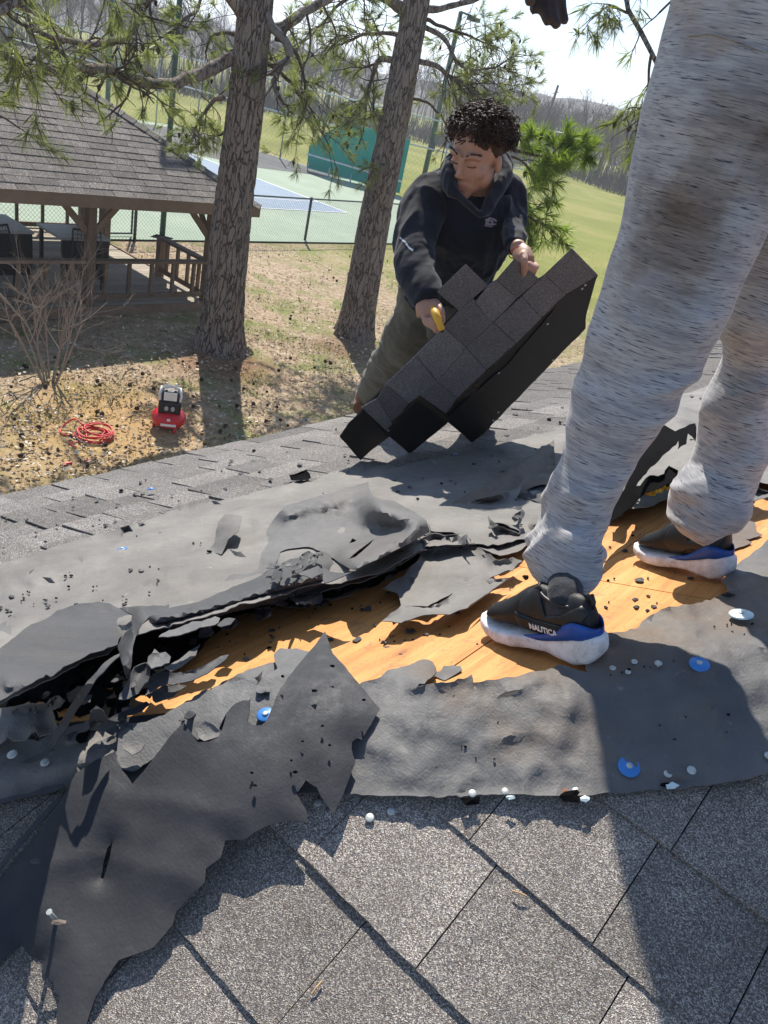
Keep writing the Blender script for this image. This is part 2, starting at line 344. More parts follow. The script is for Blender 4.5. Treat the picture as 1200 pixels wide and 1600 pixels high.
e1 = np.array([math.sin(R_(34.5)), math.cos(R_(34.5)), 0]); e2 = np.array([-e1[1], e1[0], 0])
def quad(name, pts, z, mat): 
    o = mesh(name, [(p[0], p[1], z) for p in pts], [tuple(range(len(pts)))], mat); return stru(o)
def mat_court(name, a, b):
    t = NT(name); v = t.co(); c = t.mix(t.ramp(t.noise(v, .8, 6, .65), [(.3, 0), (.7, 1)]), a, b)
    c = t.mix(t.ramp(t.noise(t.co(loc=(5, 5, 0)), 5, 6, .75), [(.62, 0), (.72, .55)]), c, tuple(x*.62 for x in a)); 
    return t.fin(c, .85, t.bump(t.noise(v, 90, 3), .3, .003), .2)
M['court_green'] = mat_court('court_green', (.25, .315, .235), (.32, .385, .285)); M['court_blue'] = mat_court('court_blue', (.21, .27, .34), (.26, .32, .385))
M['court_line'] = simple('court_line', (.72, .74, .74), .7, .2, 5, .25); M['asphalt'] = simple('asphalt', (.14, .14, .135), .9, .2, 3, .3)
Cc = gnd(543, 335); nearL = gnd(210, 377)                                              # doubles corner / fence side
def cp(a, b): return Cc+e1*a+e2*b
a0, b0 = -30.0, (nearL-Cc)@e2
quad('tennis_court', [cp(a0, b0), cp(2.6, b0), cp(5.2, 0), cp(7.5, 5), cp(5.0, 16.5), cp(a0, 16.5)], GZ+.040, M['court_green'])
quad('court_asphalt_strip', [cp(1.5, 7.0), cp(6.8, 6.5), cp(5.4, 15.5), cp(-9, 16.0), cp(-2, 11.5)], GZ+.044, M['asphalt'])
quad('court_playing_area', [cp(0, 0), cp(0, 10.97), cp(-23.77, 10.97), cp(-23.77, 0)], GZ+.048, M['court_blue'])
lb = MB()
def line(p, q, wd=.06):
    d = (q-p)/np.linalg.norm(q-p); s_ = np.array([-d[1], d[0], 0])*wd/2; lb.add([np.array([*(x)[:2], GZ+.052]) for x in (p-s_, q-s_, q+s_, p+s_)], [(0, 1, 2, 3)])
line(cp(0, 0), cp(0, 10.97), .1); line(cp(0, 0), cp(-23.77, 0)); line(cp(0, 10.97), cp(-23.77, 10.97)); line(cp(0, 1.37), cp(-23.77, 1.37)); line(cp(0, 9.6), cp(-23.77, 9.6))
line(cp(-5.49, 1.37), cp(-5.49, 9.6)); line(cp(-5.49, 5.49), cp(-18, 5.49)); line(cp(-23.77, 0), cp(-23.77, 10.97), .1)
stru(lb.build('court_lines', M['court_line']))

# ------------------------------------------------------------------ fences, light poles, practice wall
M['galv'] = simple('galvanised_steel', (.42, .44, .45), .45, .5, 20, .2, Metallic=.6); M['fence_wire'] = simple('fence_wire', (.16, .175, .17), .5, .4, Metallic=.5)
M['fence_dark'] = simple('dark_fence_post', (.06, .075, .07), .5, .4); M['white_rail'] = simple('white_rail', (.66, .68, .70), .5, .4)
M['green_pole'] = simple('green_pole', (.045, .10, .07), .5, .4)
def chainfence(label, pts, h, posts, mat_post, mat_rail, mesh_step=.09, group=None, railr=.021, rails=(1.0,)):
    root = thing('chain_link_fence', label, 'fence', pts[0])
    mbw = MB()
    for a, b in zip(pts[:-1], pts[1:]):
        a = np.asarray(a, float); b = np.asarray(b, float); Ln = np.linalg.norm(b-a); d = (b-a)/Ln; n = int((Ln+h)/mesh_step)
        for k in range(n):
            for sgn in (1, -1):
                s0 = k*mesh_step-h; s1 = s0+h; z0, z1 = (0, h) if sgn > 0 else (h, 0)
                ta = max(0, -s0/h); tb = min(1, (Ln-s0)/h)
                if tb-ta < .02: continue
                p = a+d*(s0+h*ta)+np.array([0, 0, z0+(z1-z0)*ta]); q = a+d*(s0+h*tb)+np.array([0, 0, z0+(z1-z0)*tb])
                off = np.cross(d, [0, 0, 1])*.003*sgn; sdw = (q-p)/np.linalg.norm(q-p); w1 = np.cross(sdw, [d[1], -d[0], 0])*.0022; w2 = np.cross(d, [0, 0, 1])*.0022
                mbw.add([p+off+w1, p+off-w1, p+off+w2, q+off+w1, q+off-w1, q+off+w2], [(0, 1, 4, 3), (1, 2, 5, 4), (2, 0, 3, 5)])
        for rz in rails: MB().tube([a+[0, 0, h*rz], b+[0, 0, h*rz]], railr, 6).build('rail', mat_rail, root, True)
    stuff(mbw.build('wire_mesh', M['fence_wire'], root))
    for p in posts: MB().tube([p, np.asarray(p)+[0, 0, h+.04]], .035, 8).build('post', mat_post, root, True)
    return root
z3 = lambda p: np.array([p[0], p[1], GZ])
fA, fB = gnd(210, 377), gnd(476, 377); fd = (fB-fA)/np.linalg.norm(fB-fA)
fs = z3(fA-fd*14); fe = z3(fA+fd*9.3)
chainfence('low chain link fence along the near side of the tennis court', [fs, fe], 1.06, [z3(fA+fd*s) for s in (-9, -4.5, 0, np.linalg.norm(fB-fA), 9.3)], M['fence_dark'], M['fence_dark'], .085)
chainfence('low chain link return fence from the court corner behind the second pine', [fe, z3(cp(5.2, 0))], 1.06, [z3(cp(5.2, 0))], M['fence_dark'], M['fence_dark'], .12)
g0 = MB(); ga = z3(gnd(205, 372)); gb = z3(ga-fd*1.15)
gt = thing('chain_link_gate', 'narrow framed chain link gate seen behind the gazebo railing', 'gate', ga)
for a, b in ((ga+[0, 0, .08], ga+[0, 0, 1.9]), (gb+[0, 0, .08], gb+[0, 0, 1.9])): MB().tube([a, b], .022, 6).build('stile', M['fence_dark'], gt)
for z in (.1, 1.88): MB().tube([ga+[0, 0, z], gb+[0, 0, z]], .02, 6).build('frame_rail', M['fence_dark'], gt)
bf = [z3(p) for p in ((-24, 42.5), gnd(182, 178), gnd(437, 250), (-1.2, 38.0), (3.2, 40.5))]
def along(pts, n):
    return [np.array([*p[:2], GZ]) for p in smooth_path(pts, n)]
chainfence('tall chain link fence with a pale top rail across the far side of the court', bf, 3.05, [bf[1], bf[2], bf[3], bf[4]]+[bf[1]*(1-t)+bf[2]*t for t in (.25, .5, .75)]+[bf[0]*(1-t)+bf[1]*t for t in (0, .5)]+[bf[2]*(1-t)+bf[3]*t for t in (.5,)], M['galv'], M['white_rail'], .22, railr=.035, rails=(1.0, .62))
def lpole(px, py, r, top, label, box=False):
    b = gnd(px, py); root = thing('light_pole', label, 'light pole', b)
    MB().tube([b, b+[0, 0, top*.5], b+[0, 0, top]], [r, r*.92, r*.8], 12).build('pole', M['green_pole'], root, True)
    MB().box(b+[0, 0, .02], (.2, 0, 0), (0, .2, 0), (0, 0, .02)).build('base_plate', M['green_pole'], root)
    MB().beam(b+[0, 0, top], b+[0, 0, top]+e1*.9, .07, .07).build('arm', M['green_pole'], root)
    MB().box(b+[0, 0, top-.08]+e1*1.0, e1*.28, e2*.17, (0, 0, .08)).build('lamp_head', M['fence_dark'], root, bevel=.02)
    if box: MB().box(b+[0, 0, 2.0]-e1*.05-e2*.12, e1*.13, e2*.08, (0, 0, .22)).build('switch_box', M['fence_dark'], root, bevel=.01)
lpole(253, 374, .062, 7.5, 'tall dark green light pole rising behind the gazebo beside the court'); lpole(657, 300, .12, 7.2, 'green light pole with a small dark box, right of the second pine', True)
lpole(166, 218, .09, 8.0, 'thin distant light pole rising beyond the gazebo roof'); lpole(502, 225, .07, 6.2, 'thin pole between the two pines beyond the court')
# practice wall: green boards on a steel frame
bL, bR = gnd(479, 268), gnd(622, 305); bd = (bR-bL)[:2]; bd = np.array([*bd/np.linalg.norm(bd), 0]); bn = np.array([-bd[1], bd[0], 0])
def onw(px, py):
    r = ray(px, py); return r*(bL@bn)/(r@bn)
pw = thing('practice_wall', 'green tennis practice wall with a pale stripe, standing on steel legs at the far court', 'practice wall', bL)
M['board'] = mat_court('practice_board', (.012, .26, .20), (.03, .33, .255)); 
def panel(pts, name, mat, th=.05):
    P0 = [onw(*p) for p in pts]; V = [p+bn*th for p in P0]+[p for p in P0]; n = len(P0)
    return mesh(name, V, [tuple(range(n)), tuple(range(2*n-1, n-1, -1))]+[(i, i+n, (i+1) % n+n, (i+1) % n) for i in range(n)], mat, pw)
panel([(479, 262), (483, 228), (515, 205), (514, 272)], 'panel', M['board']); panel([(514.3, 272.1), (515.3, 204.6), (537, 190), (560, 196), (556, 283)], 'panel', M['board'])
panel([(556.3, 283.1), (560.3, 196.1), (600, 207), (592, 293)], 'panel', M['board']); panel([(592.3, 293.1), (600.3, 207.1), (641, 219), (624, 302)], 'panel', M['board'])
_q = [onw(479, 240), onw(628, 284)]; MB().beam(_q[0]-bn*.01, _q[1]-bn*.01, .02, .07).build('stripe', M['court_line'], pw)
for px, y0, y1 in ((481, 262, 270), (514, 270, 280), (548, 279, 290), (582, 288, 300), (618, 298, 308)):
    p = onw(px, y0); MB().tube([z3(p), p+[0, 0, .2]], .03, 6).build('leg', M['galv'], pw)

# ------------------------------------------------------------------ gazebo
def mat_wood(name, a, b, rot=0):
    t = NT(name); v = t.co(scale=(1, 1, 1)); n = t.noise(t.co(scale=(6, 6, 6)), 5, 6, .7, 1.2)
    c = t.mix(t.ramp(n, [(.3, 0), (.7, 1)]), a, b); c = t.mix(t.ramp(t.noise(v, 3, 4), [(.4, 0), (.7, .35)]), c, tuple(x*.6 for x in a)); oi = t.n('ObjectInfo')
    c = t.mix(1.0, c, t.ramp(oi.outputs['Random'], [(0, .75), (1, 1.15)]), 'MULTIPLY'); return t.fin(c, .8, t.bump(n, .3, .004), .2)
M['brown_wood'] = mat_wood('brown_stained_wood', (.16, .11, .075), (.27, .195, .14)); M['deck_wood'] = mat_wood('weathered_deck_board', (.30, .26, .20), (.42, .37, .29)); M['fascia'] = mat_wood('fascia_board', (.20, .14, .095), (.27, .195, .135))
ga1 = azv(37); ga2 = np.array([-ga1[1], ga1[0], 0]); P2 = np.array([-3.88, 12.93, 0])
def gp(a, b, z): return P2+ga1*a+ga2*b+np.array([0, 0, z])
gz = thing('gazebo', 'brown timber gazebo with a shingled hip roof and railings beside the tennis court', 'gazebo', gp(-2.1, 2.1, GZ))
ZD = -3.86; ZE = -2.16; ZR = -3.2; S = 4.2
for i, (a, b) in enumerate(((0, 0), (-2.1, 0), (-S, 0), (0, S), (-S, S), (-2.1, S), (-S, 2.1), (0, 3.3))):
    top = ZE-.02; MB().beam(gp(a, b, GZ), gp(a, b, top), .13, .13, up=ga1).build('post', M['brown_wood'], gz, bevel=.006)
for (a, b), dirs in (((0, 0), ((-1, 0), (0, 1))), ((-2.1, 0), ((-1, 0), (1, 0))), ((-S, 0), ((1, 0), (0, 1))), ((-2.1, S), ((1, 0), (-1, 0))), ((0, S), ((-1, 0), (0, -1)))):
    for d in dirs: MB().beam(gp(a+d[0]*.06, b+d[1]*.06, ZE-.62), gp(a+d[0]*.5, b+d[1]*.5, ZE-.14), .045, .09).build('brace', M['brown_wood'], gz)
for a0_, b0_, a1_, b1_ in ((0, 0, -S, 0), (0, S, -S, S), (0, 0, 0, S), (-S, 0, -S, S)): MB().beam(gp(a0_, b0_, ZE-.09), gp(a1_, b1_, ZE-.09), .09, .16).build('beam', M['brown_wood'], gz)
def rail(a0_, b0_, a1_, b1_, n, z=ZR, low=True):
    p, q = gp(a0_, b0_, z), gp(a1_, b1_, z); MB().beam(p, q, .14, .045).build('top_rail', M['brown_wood'], gz, bevel=.005)
    dz = np.array([0, 0, ZD+.12-z]); MB().beam(p+dz, q+dz, .05, .08).build('bottom_rail', M['brown_wood'], gz)
    for k in range(n):
        t = (k+.5)/n; m = p+(q-p)*t; MB().beam(m+[0, 0, -.02], m+[0, 0, ZD+.1-z], .05, .05, up=ga1).build('baluster', M['brown_wood'], gz)
rail(-.07, 0, -2.03, 0, 5); rail(-2.17, 0, -4.13, 0, 5); rail(0, .07, 0, 1.35, 4); rail(0, 3.3, 0, 4.13, 2); rail(-.07, S, -2.03, S, 4); rail(-2.17, S, -4.13, S, 4); rail(-S, .07, -S, 4.13, 9)
MB().beam(gp(0, 1.4, ZD), gp(0, 1.4, ZR+.02), .12, .12, up=ga1).build('newel_post', M['brown_wood'], gz)
nb_ = 30
for k in range(nb_):
    b = -.12+(S+.24)*(k+.5)/nb_; MB().box(gp(-S/2, b, ZD-.02), ga1*(S/2+.12), ga2*((S+.24)/nb_/2-.004), (0, 0, .02)).build('deck_board', M['deck_wood'], gz)
for b in (-.14, S+.14): MB().beam(gp(.13, b, ZD-.06), gp(-S-.13, b, ZD-.06), .04, .16).build('deck_skirt', M['brown_wood'], gz)
for a in (.15, -S-.15): MB().beam(gp(a, -.14, ZD-.06), gp(a, S+.14, ZD-.06), .04, .16).build('deck_skirt', M['brown_wood'], gz)
OV = .52; AP = gp(-S/2, S/2, ZE+(S/2+OV)*math.tan(R_(29.5))); cor = [gp(OV, -OV, ZE), gp(-S-OV, -OV, ZE), gp(-S-OV, S+OV, ZE), gp(OV, S+OV, ZE)]
for i in range(4):
    a, b = cor[i], cor[(i+1) % 4]; n_ = np.cross(b-a, AP-a); n_ /= np.linalg.norm(n_); n_ = n_ if n_[2] > 0 else -n_
    mesh('roof_deck', [a, b, AP, a-n_*.03, b-n_*.03, AP-n_*.03], [(0, 1, 2), (5, 4, 3), (0, 3, 4, 1), (1, 4, 5, 2), (2, 5, 3, 0)], M['brown_wood'], gz)
    d = (b-a)/np.linalg.norm(b-a); MB().beam(a+[0, 0, -.075]-d*.0, b+[0, 0, -.075], .035, .17).build('fascia', M['fascia'], gz)
def shingled_face(a, b, ap, expo, wid, mat, root, cut_individual, thick=.007, name='shingle', gap=.006):
    """courses of separate shingles on the triangle a, b, ap (a-b is the eave)"""
    d = (b-a); Lw = np.linalg.norm(d); d = d/Lw; up = ap-a; s0 = up@d; upv = up-d*s0; H = np.linalg.norm(upv); upv = upv/H; n_ = np.cross(d, upv); n_ = n_ if n_[2] > 0 else -n_
    rest = MB(); cnt = 0; nc = int(H/expo)
    for c in range(nc):
        y0 = c*expo-.015; y1 = min((c+1)*expo+.02, H); f0 = max(0, y0)/H; f1 = y1/H
        xl = s0*f0; xr = Lw-(Lw-s0)*f0; xl1 = s0*f1; xr1 = Lw-(Lw-s0)*f1; x = xl-random.random()*wid
        while x < xr:
            w_ = wid*random.uniform(.7, 1.3); A, B = max(x, xl), min(x+w_-gap, xr); x += w_
            if B-A < .03: continue
            A1, B1 = max(A, xl1), min(B, xr1); 
            if B1 < A1: A1 = B1 = (A1+B1)/2
            t0 = thick+random.uniform(0, .006); V = [a+d*p+upv*q+n_*z for (p, q, z) in ((A, y0, t0+.004), (B, y0, t0+.004), (B1, y1, .006), (A1, y1, .006), (A, y0, .001), (B, y0, .001), (B1, y1, .001), (A1, y1, .001))]
            Fc = [(0, 1, 2, 3), (0, 4, 5, 1), (1, 5, 6, 2), (3, 7, 4, 0), (2, 6, 7, 3)]
            if np.dot(np.cross(np.array(V[1])-V[0], np.array(V[3])-V[0]), n_) < 0: Fc = [f[::-1] for f in Fc]
            if cut_individual > cnt: mesh(name, V, Fc, mat, root); cnt += 1
            else: rest.add(V, Fc)
    if rest.v: stuff(rest.build('shingle_courses', mat, root))
shingled_face(cor[1], cor[0], AP, .135, .33, M['shingle_gazebo'], gz, 290); shingled_face(cor[0], cor[3], AP, .135, .33, M['shingle_gazebo'], gz, 0)
shingled_face(cor[2], cor[1], AP, .135, .33, M['shingle_gazebo'], gz, 0); shingled_face(cor[3], cor[2], AP, .135, .33, M['shingle_gazebo'], gz, 0)
for i in range(4):
    a = cor[i]; d = AP-a; m = int(np.linalg.norm(d)/.2); dn = d/np.linalg.norm(d); sdv = np.cross(dn, [0, 0, 1]); sdv /= np.linalg.norm(sdv); un = np.cross(sdv, dn)
    for k in range(m): c = a+dn*(k+.5)*.2; V = [c-dn*.11+un*.038, c-dn*.11-sdv*.12-un*.012, c+dn*.11-sdv*.12-un*.024, c+dn*.11+un*.026, c+dn*.11+sdv*.12-un*.024, c-dn*.11+sdv*.12-un*.012]; mesh('ridge_cap', V, [(0, 1, 2, 3), (0, 3, 4, 5)], M['shingle_gazebo'], gz)
# furniture under the gazebo roof
M['black_metal'] = simple('black_powder_coat', (.012, .012, .013), .45, .5, 20, .3); M['table_top'] = simple('brushed_table_top', (.42, .43, .44), .35, .5, 10, .2)
def patio_table(a, b, z, la, lb_, label):
    c = gp(a, b, 0); r_ = thing('patio_table', label, 'table', gp(a, b, ZD))
    MB().box(gp(a, b, z), ga1*la, ga2*lb_, (0, 0, .02)).build('table_top', M['table_top'], r_, bevel=.008)
    for sa in (-1, 1):
        for sb in (-1, 1): MB().beam(gp(a+sa*(la-.06), b+sb*(lb_-.06), ZD), gp(a+sa*(la-.06), b+sb*(lb_-.06), z-.02), .05, .05, up=ga1).build('leg', M['black_metal'], r_)
    MB().box(gp(a, b-lb_+.02, z-.33), ga1*(la-.03), ga2*.012, (0, 0, .31)).build('apron', M['black_metal'], r_)
patio_table(-3.3, 1.5, ZD+.78, .85, .5, 'long black patio table with a pale top, at the left edge of the gazebo')
patio_table(-1.65, 1.35, ZD+.72, .42, .42, 'smaller black patio table with a pale top beside the gazebo front post')
def patio_chair(a, b, label, rz):
    r_ = thing('patio_chair', label, 'chair', gp(a, b, ZD)); f = azv(rz); s_ = np.array([-f[1], f[0], 0]); c = gp(a, b, ZD)
    MB().box(c+[0, 0, .42], f*.23, s_*.23, (0, 0, .018)).build('seat', M['black_metal'], r_, bevel=.01)
    fr = MB(); 
    for sg in (-1, 1): fr.tube([c+s_*.22*sg-f*.2+[0, 0, .4], c+s_*.22*sg-f*.26+[0, 0, .68], c+s_*.2*sg-f*.32+[0, 0, .9]], .014, 6)
    fr.tube([c+s_*.2-f*.32+[0, 0, .9], c-s_*.2-f*.32+[0, 0, .9]], .014, 6); bk = fr.build('back_frame', M['black_metal'], r_)
    ms = MB()
    for k in range(8):
        t = k/7; ms.tube([c+s_*(-.2+.4*t)-f*.215+[0, 0, .46], c+s_*(-.2+.4*t)-f*.31+[0, 0, .88]], .004, 4); z = .48+.4*t; o_ = .215+.1*t
        ms.tube([c+s_*.21-f*o_+[0, 0, z], c-s_*.21-f*o_+[0, 0, z]], .004, 4)
    ms.build('back_mesh', M['black_metal'], r_)
    for sa in (-1, 1):
        for sb in (-1, 1): MB().tube([c+f*.2*sa+s_*.21*sb+[0, 0, .42], c+f*.25*sa+s_*.23*sb], .014, 6).build('leg', M['black_metal'], r_)
patio_chair(-1.85, .5, 'black mesh patio chair just behind the gazebo front post', 150); patio_chair(-2.9, .6, 'black mesh patio chair half hidden behind the bare shrub', 100)
# ------------------------------------------------------------------ pines
def mat_bark():
    t = NT('pine_bark'); v = t.co(scale=(1, 1, .2)); vo = t.n('TexVoronoi', feature='DISTANCE_TO_EDGE'); vo.inputs['Scale'].default_value = 20
    n = t.noise(v, 6, 5, .6); mxv = t.n('Mix', data_type='VECTOR'); t.l(v, mxv.inputs[4]); nn = t.n('TexNoise'); nn.inputs['Scale'].default_value = 9; nn.inputs['Detail'].default_value = 4; t.l(v, nn.inputs['Vector']); t.l(nn.outputs['Color'], mxv.inputs[5]); mxv.inputs[0].default_value = .17
    t.l(mxv.outputs[1], vo.inputs['Vector']); cr_ = t.ramp(vo.outputs['Distance'], [(0, 0), (.09, 1)]); fine = t.noise(t.co(), 60, 6, .7)
    c = t.mix(cr_, (.075, .057, .047), t.mix(t.ramp(fine, [(.3, 0), (.7, 1)]), (.17, .135, .11), (.30, .255, .215))); c = t.mix(t.ramp(n, [(.5, 0), (.75, .45)]), c, (.20, .12, .085))
    return t.fin(c, .9, t.bump(cr_, .95, .03, t.bump(fine, .5, .006)), .15)
M['bark'] = mat_bark(); M['twig'] = simple('twig_bark', (.10, .075, .058), .9, .1, 30, .4); M['dead_limb'] = simple('dead_grey_limb', (.23, .215, .20), .9, .1, 30, .4)
def leafmat(name, a, b, tr=.45):
    t = NT(name); gi = t.noise(t.co(), 2.3, 3, .6); n2 = t.noise(t.co(), 17, 2); c = t.mix(t.ramp(gi, [(.35, 0), (.65, 1)]), a, b); c = t.mix(t.ramp(n2, [(.3, .45), (.6, 0)]), c, tuple(x*.5 for x in a))
    t.l(c, t.b.inputs['Base Color']); t.b.inputs['Roughness'].default_value = .42; t.b.inputs['Specular IOR Level'].default_value = .5
    tl = t.n('BsdfTranslucent'); t.l(t.mix(1.0, c, (1.3, 1.5, .6), 'MULTIPLY'), tl.inputs['Color']); ms = t.n('MixShader'); ms.inputs[0].default_value = tr
    o = t.t.nodes['Material Output']; t.l(t.b.outputs[0], ms.inputs[1]); t.l(tl.outputs[0], ms.inputs[2]); t.l(ms.outputs[0], o.inputs['Surface']); return t.m
M['needles'] = leafmat('pine_needles', (.165, .18, .08), (.28, .29, .13), .55); M['needles_bright'] = leafmat('bright_pine_needles', (.17, .23, .045), (.27, .33, .08), .55)
M['cone'] = simple('pine_cone', (.075, .05, .036), .9, .1, 60, .5)
def rnd(s=1.0): return rng.normal(0, s, 3)
def tufts(c, ax, n, ln, wd, spread=.9):
    """needles of one tuft, as thin triangles fanning from c about axis ax"""
    d = rng.normal(0, spread, (n, 3))*.55+ax; d /= np.linalg.norm(d, axis=1)[:, None]; l = ln*rng.uniform(.7, 1.15, n); s = np.cross(d, rng.normal(0, 1, (n, 3))); s /= np.linalg.norm(s, axis=1)[:, None]
    base = c-ax*rng.uniform(0, .08, n)[:, None]; droop = np.array([0, 0, -.02])
    mid = base+d*l[:, None]*.55; tip = base+d*l[:, None]+droop*rng.uniform(0, 2, n)[:, None]
    return np.stack([base-s*wd/2, base+s*wd/2, mid+s*wd*.45, tip, mid-s*wd*.45], 1)
def trunk_mesh(name, base, top, rb, rt, root, flare=1.7, nseg=150, nr=72, bend=()):
    pts = []; V = []
    for i in range(nseg+1):
        t = i/nseg; z = t**1.0; c = base*(1-z)+top*z
        for (tt, off) in bend: c = c+np.asarray(off)*math.exp(-((t-tt)/.2)**2)
        h = z*np.linalg.norm(top-base); r = rb+(rt-rb)*z; r *= 1+(flare-1)*math.exp(-h/.28)
        for k in range(nr): th = 2*math.pi*k/nr; lob = 1+.16*math.exp(-h/.35)*math.sin(th*5+1)+.03*math.sin(th*3+h*2); V.append(c+r*lob*np.array([math.cos(th), math.sin(th), 0]))
    V = np.array(V); C_ = np.repeat(np.array([V[i*nr:(i+1)*nr].mean(0) for i in range(nseg+1)]), nr, 0); out_ = V-C_; out_ /= np.linalg.norm(out_, axis=1)[:, None]
    q = V*np.array([1, 1, .33]); pl_ = np.abs(vn(q*10+vn(q*5)[:, None]*.8)); pl2 = np.abs(vn(q*19+7)); V = V+out_*(np.minimum(pl_*2.2, .6)*.035+np.minimum(pl2*2.5, .6)*.014-.02)[:, None]*(rb/.3)
    Fc = [(i*nr+k, i*nr+(k+1) % nr, (i+1)*nr+(k+1) % nr, (i+1)*nr+k) for i in range(nseg) for k in range(nr)]
    return mesh(name, V, Fc, M['bark'], root, True)
class Pine:
    def __init__(s, label, base, nl=.16, nw=.0045, mat='needles'): s.root = thing('pine_tree', label, 'tree', base); s.N = []; s.mat = mat; s.tw = MB(); s.nl = nl; s.nw = nw; s.cones = []
    def limb(s, pts, r0, r1, sub=14, foliage=1.0, subl=.8, start=.25, mat=None, droop=-.2, n=30, tn=34, name='branch'):
        """pts: 3D points of the limb; grows drooping twigs that end in needle tufts"""
        P_ = smooth_path(pts, n); P_ = P_+fbm(P_, 1.7, 3)[:, None]*.0; P_[1:-1] += np.stack([vn(P_[1:-1]*5+k*9) for k in range(3)], 1)*.025
        rr = np.linspace(r0, r1, n)*(1+.12*vn(P_*9)); MB().tube(P_, rr, 9).build(name, mat or M['bark'] if r0 > .03 else M['twig'], s.root, True)
        for _ in range(sub):
            t = random.uniform(start, 1)**.8; i = min(int(t*(n-1)), n-2); c = P_[i]; tg = P_[i+1]-P_[i]; tg /= np.linalg.norm(tg)+1e-9
            d = tg*.5+rnd(.6)+np.array([0, 0, .12]); d /= np.linalg.norm(d); ln = subl*random.uniform(.4, 1.1)*(1.15-.4*t); s.twig(c, d, ln, max(.006, rr[i]*.35), foliage, droop, tn)
        if foliage > 0: s.twig(P_[-1], (P_[-1]-P_[-3])/np.linalg.norm(P_[-1]-P_[-3]), subl*.5, r1*.8, foliage, droop, tn)
    def twig(s, c, d, ln, r, fol, droop, tn, depth=0):
        k = 7; pts = [c]; dd = d.copy()
        for j in range(k): dd = dd+rnd(.13)+np.array([0, 0, droop*.12]); dd /= np.linalg.norm(dd); pts.append(pts[-1]+dd*ln/k)
        pts = np.array(pts); s.tw.tube(pts, np.linspace(r, r*.4, k+1), 5, False)
        if depth < 1:
            for _ in range(random.randint(2, 4)):
                j = random.randint(2, k); e = dd+rnd(.7); e /= np.linalg.norm(e); s.twig(pts[j], e, ln*random.uniform(.3, .55), r*.55, fol, droop, tn, depth+1)
        if random.random() < fol*(.6 if s.mat == 'needles' else .75):
            up = dd+np.array([0, 0, .25]); up /= np.linalg.norm(up); s.N.append(tufts(pts[-1], up, int(tn), s.nl, s.nw))
            if random.random() < .7*fol: s.N.append(tufts(pts[-2]*.5+pts[-3]*.5, up, int(tn*.6), s.nl*.9, s.nw))
        if random.random() < .045: s.cones.append(pts[-1]+[0, 0, -.02])
    def finish(s):
        if s.tw.v: stuff(s.tw.build('twigs', M['twig'], s.root))
        if s.N:
            A = np.concatenate(s.N); n = len(A); me = bpy.data.meshes.new('needles'); me.vertices.add(n*5); me.vertices.foreach_set('co', A.reshape(-1).astype(np.float32)); me.loops.add(n*5); me.loops.foreach_set('vertex_index', np.arange(n*5, dtype=np.int32))
            me.polygons.add(n); me.polygons.foreach_set('loop_start', np.arange(n, dtype=np.int32)*5); me.polygons.foreach_set('loop_total', np.full(n, 5, np.int32)); me.update(); me.validate(); me.materials.append(M[s.mat])
            o = bpy.data.objects.new('needles', me); COL.objects.link(o); o.parent = s.root; put(o, s.root); stuff(o)
        if s.cones:
            cb = MB()
            for c in s.cones[:60]: cb.tube([c+[0, 0, .02], c+[0, 0, .008], c, c-[0, 0, .025], c-[0, 0, .045]], [.006, .017, .021, .016, .004], 7)
            stuff(cb.build('hanging_cones', M['cone'], s.root))
def vert(px, py, base):
    r = ray(px, py); k = np.hypot(*base[:2])/np.hypot(*r[:2]); return r*k
T1 = gnd(341, 546); t1top = vert(401, 0, T1); T1t = T1+(t1top-T1)*1.75
pine1 = Pine('thick furrowed pine trunk standing nearest the air compressor, with limbs over the gazebo', T1)
trunk_mesh('trunk', T1-np.array([0, 0, .1]), T1t, .305, .13, pine1.root, 1.55, 260)
D1 = np.linalg.norm(T1); 
def pp(l, r): return [at(x, y, r+(z if z else 0)) for (x, y, *zz) in l for z in [zz[0] if zz else 0]]
r1 = float(np.linalg.norm(vert(385, 100, T1)))
pine1.limb(pp([(378, 82), (345, 100, -.1), (320, 112, -.3), (290, 124, -.5), (260, 133, -.8), (215, 128, -1.1), (170, 108, -1.5), (120, 106, -1.9), (60, 112, -2.3)], r1), .085, .03, 22, .75, .8, .3, tn=30)
pine1.limb(pp([(392, 40), (330, -30, -.4), (222, 0, -.9), (214, 38, -1.1), (190, 62, -1.4), (150, 68, -1.7), (100, 62, -2.1), (40, 40, -2.6)], r1), .07, .02, 22, .75, .9, .3)
pine1.limb(pp([(380, 60), (350, 50, .2), (330, 60, .3), (322, 85, .4)], r1), .03, .012, 8, .8, .6)
pine1.limb(pp([(412, 45), (440, 42), (480, 15, .3), (520, -5, .6), (580, -40, 1.2)], r1), .07, .03, 14, .8, .9)
pine1.limb(pp([(408, -5), (418, 20, -.1), (428, 45, -.1), (448, 68, -.1), (452, 88, -.1), (432, 105, -.1), (428, 128, -.1), (436, 150, -.2)], r1), .07, .03, 10, .35, .6, mat=M['dead_limb'], name='dead_limb')
pine1.limb(pp([(430, 60), (455, 75), (470, 100, .2), (478, 140, .3), (470, 190, .4)], r1), .03, .01, 22, .95, .9)
pine1.limb(pp([(350, 150), (325, 165, .3), (310, 190, .4), (300, 215, .5)], r1), .035, .012, 20, .95, .8)
pine1.limb(pp([(360, 200), (330, 215, .4), (305, 225, .5)], r1), .02, .008, 12, .9, .6); pine1.limb(pp([(420, 100), (470, 150, .8), (500, 200, 1.1), (520, 240, 1.3)], r1), .03, .01, 14, .95, 1.0)
pine1.limb(pp([(395, -60), (300, -90, -1), (180, -60, -2), (60, -20, -3), (-40, 40, -3.6)], r1), .07, .03, 15, .8, 1.0, .35, droop=-.5); 
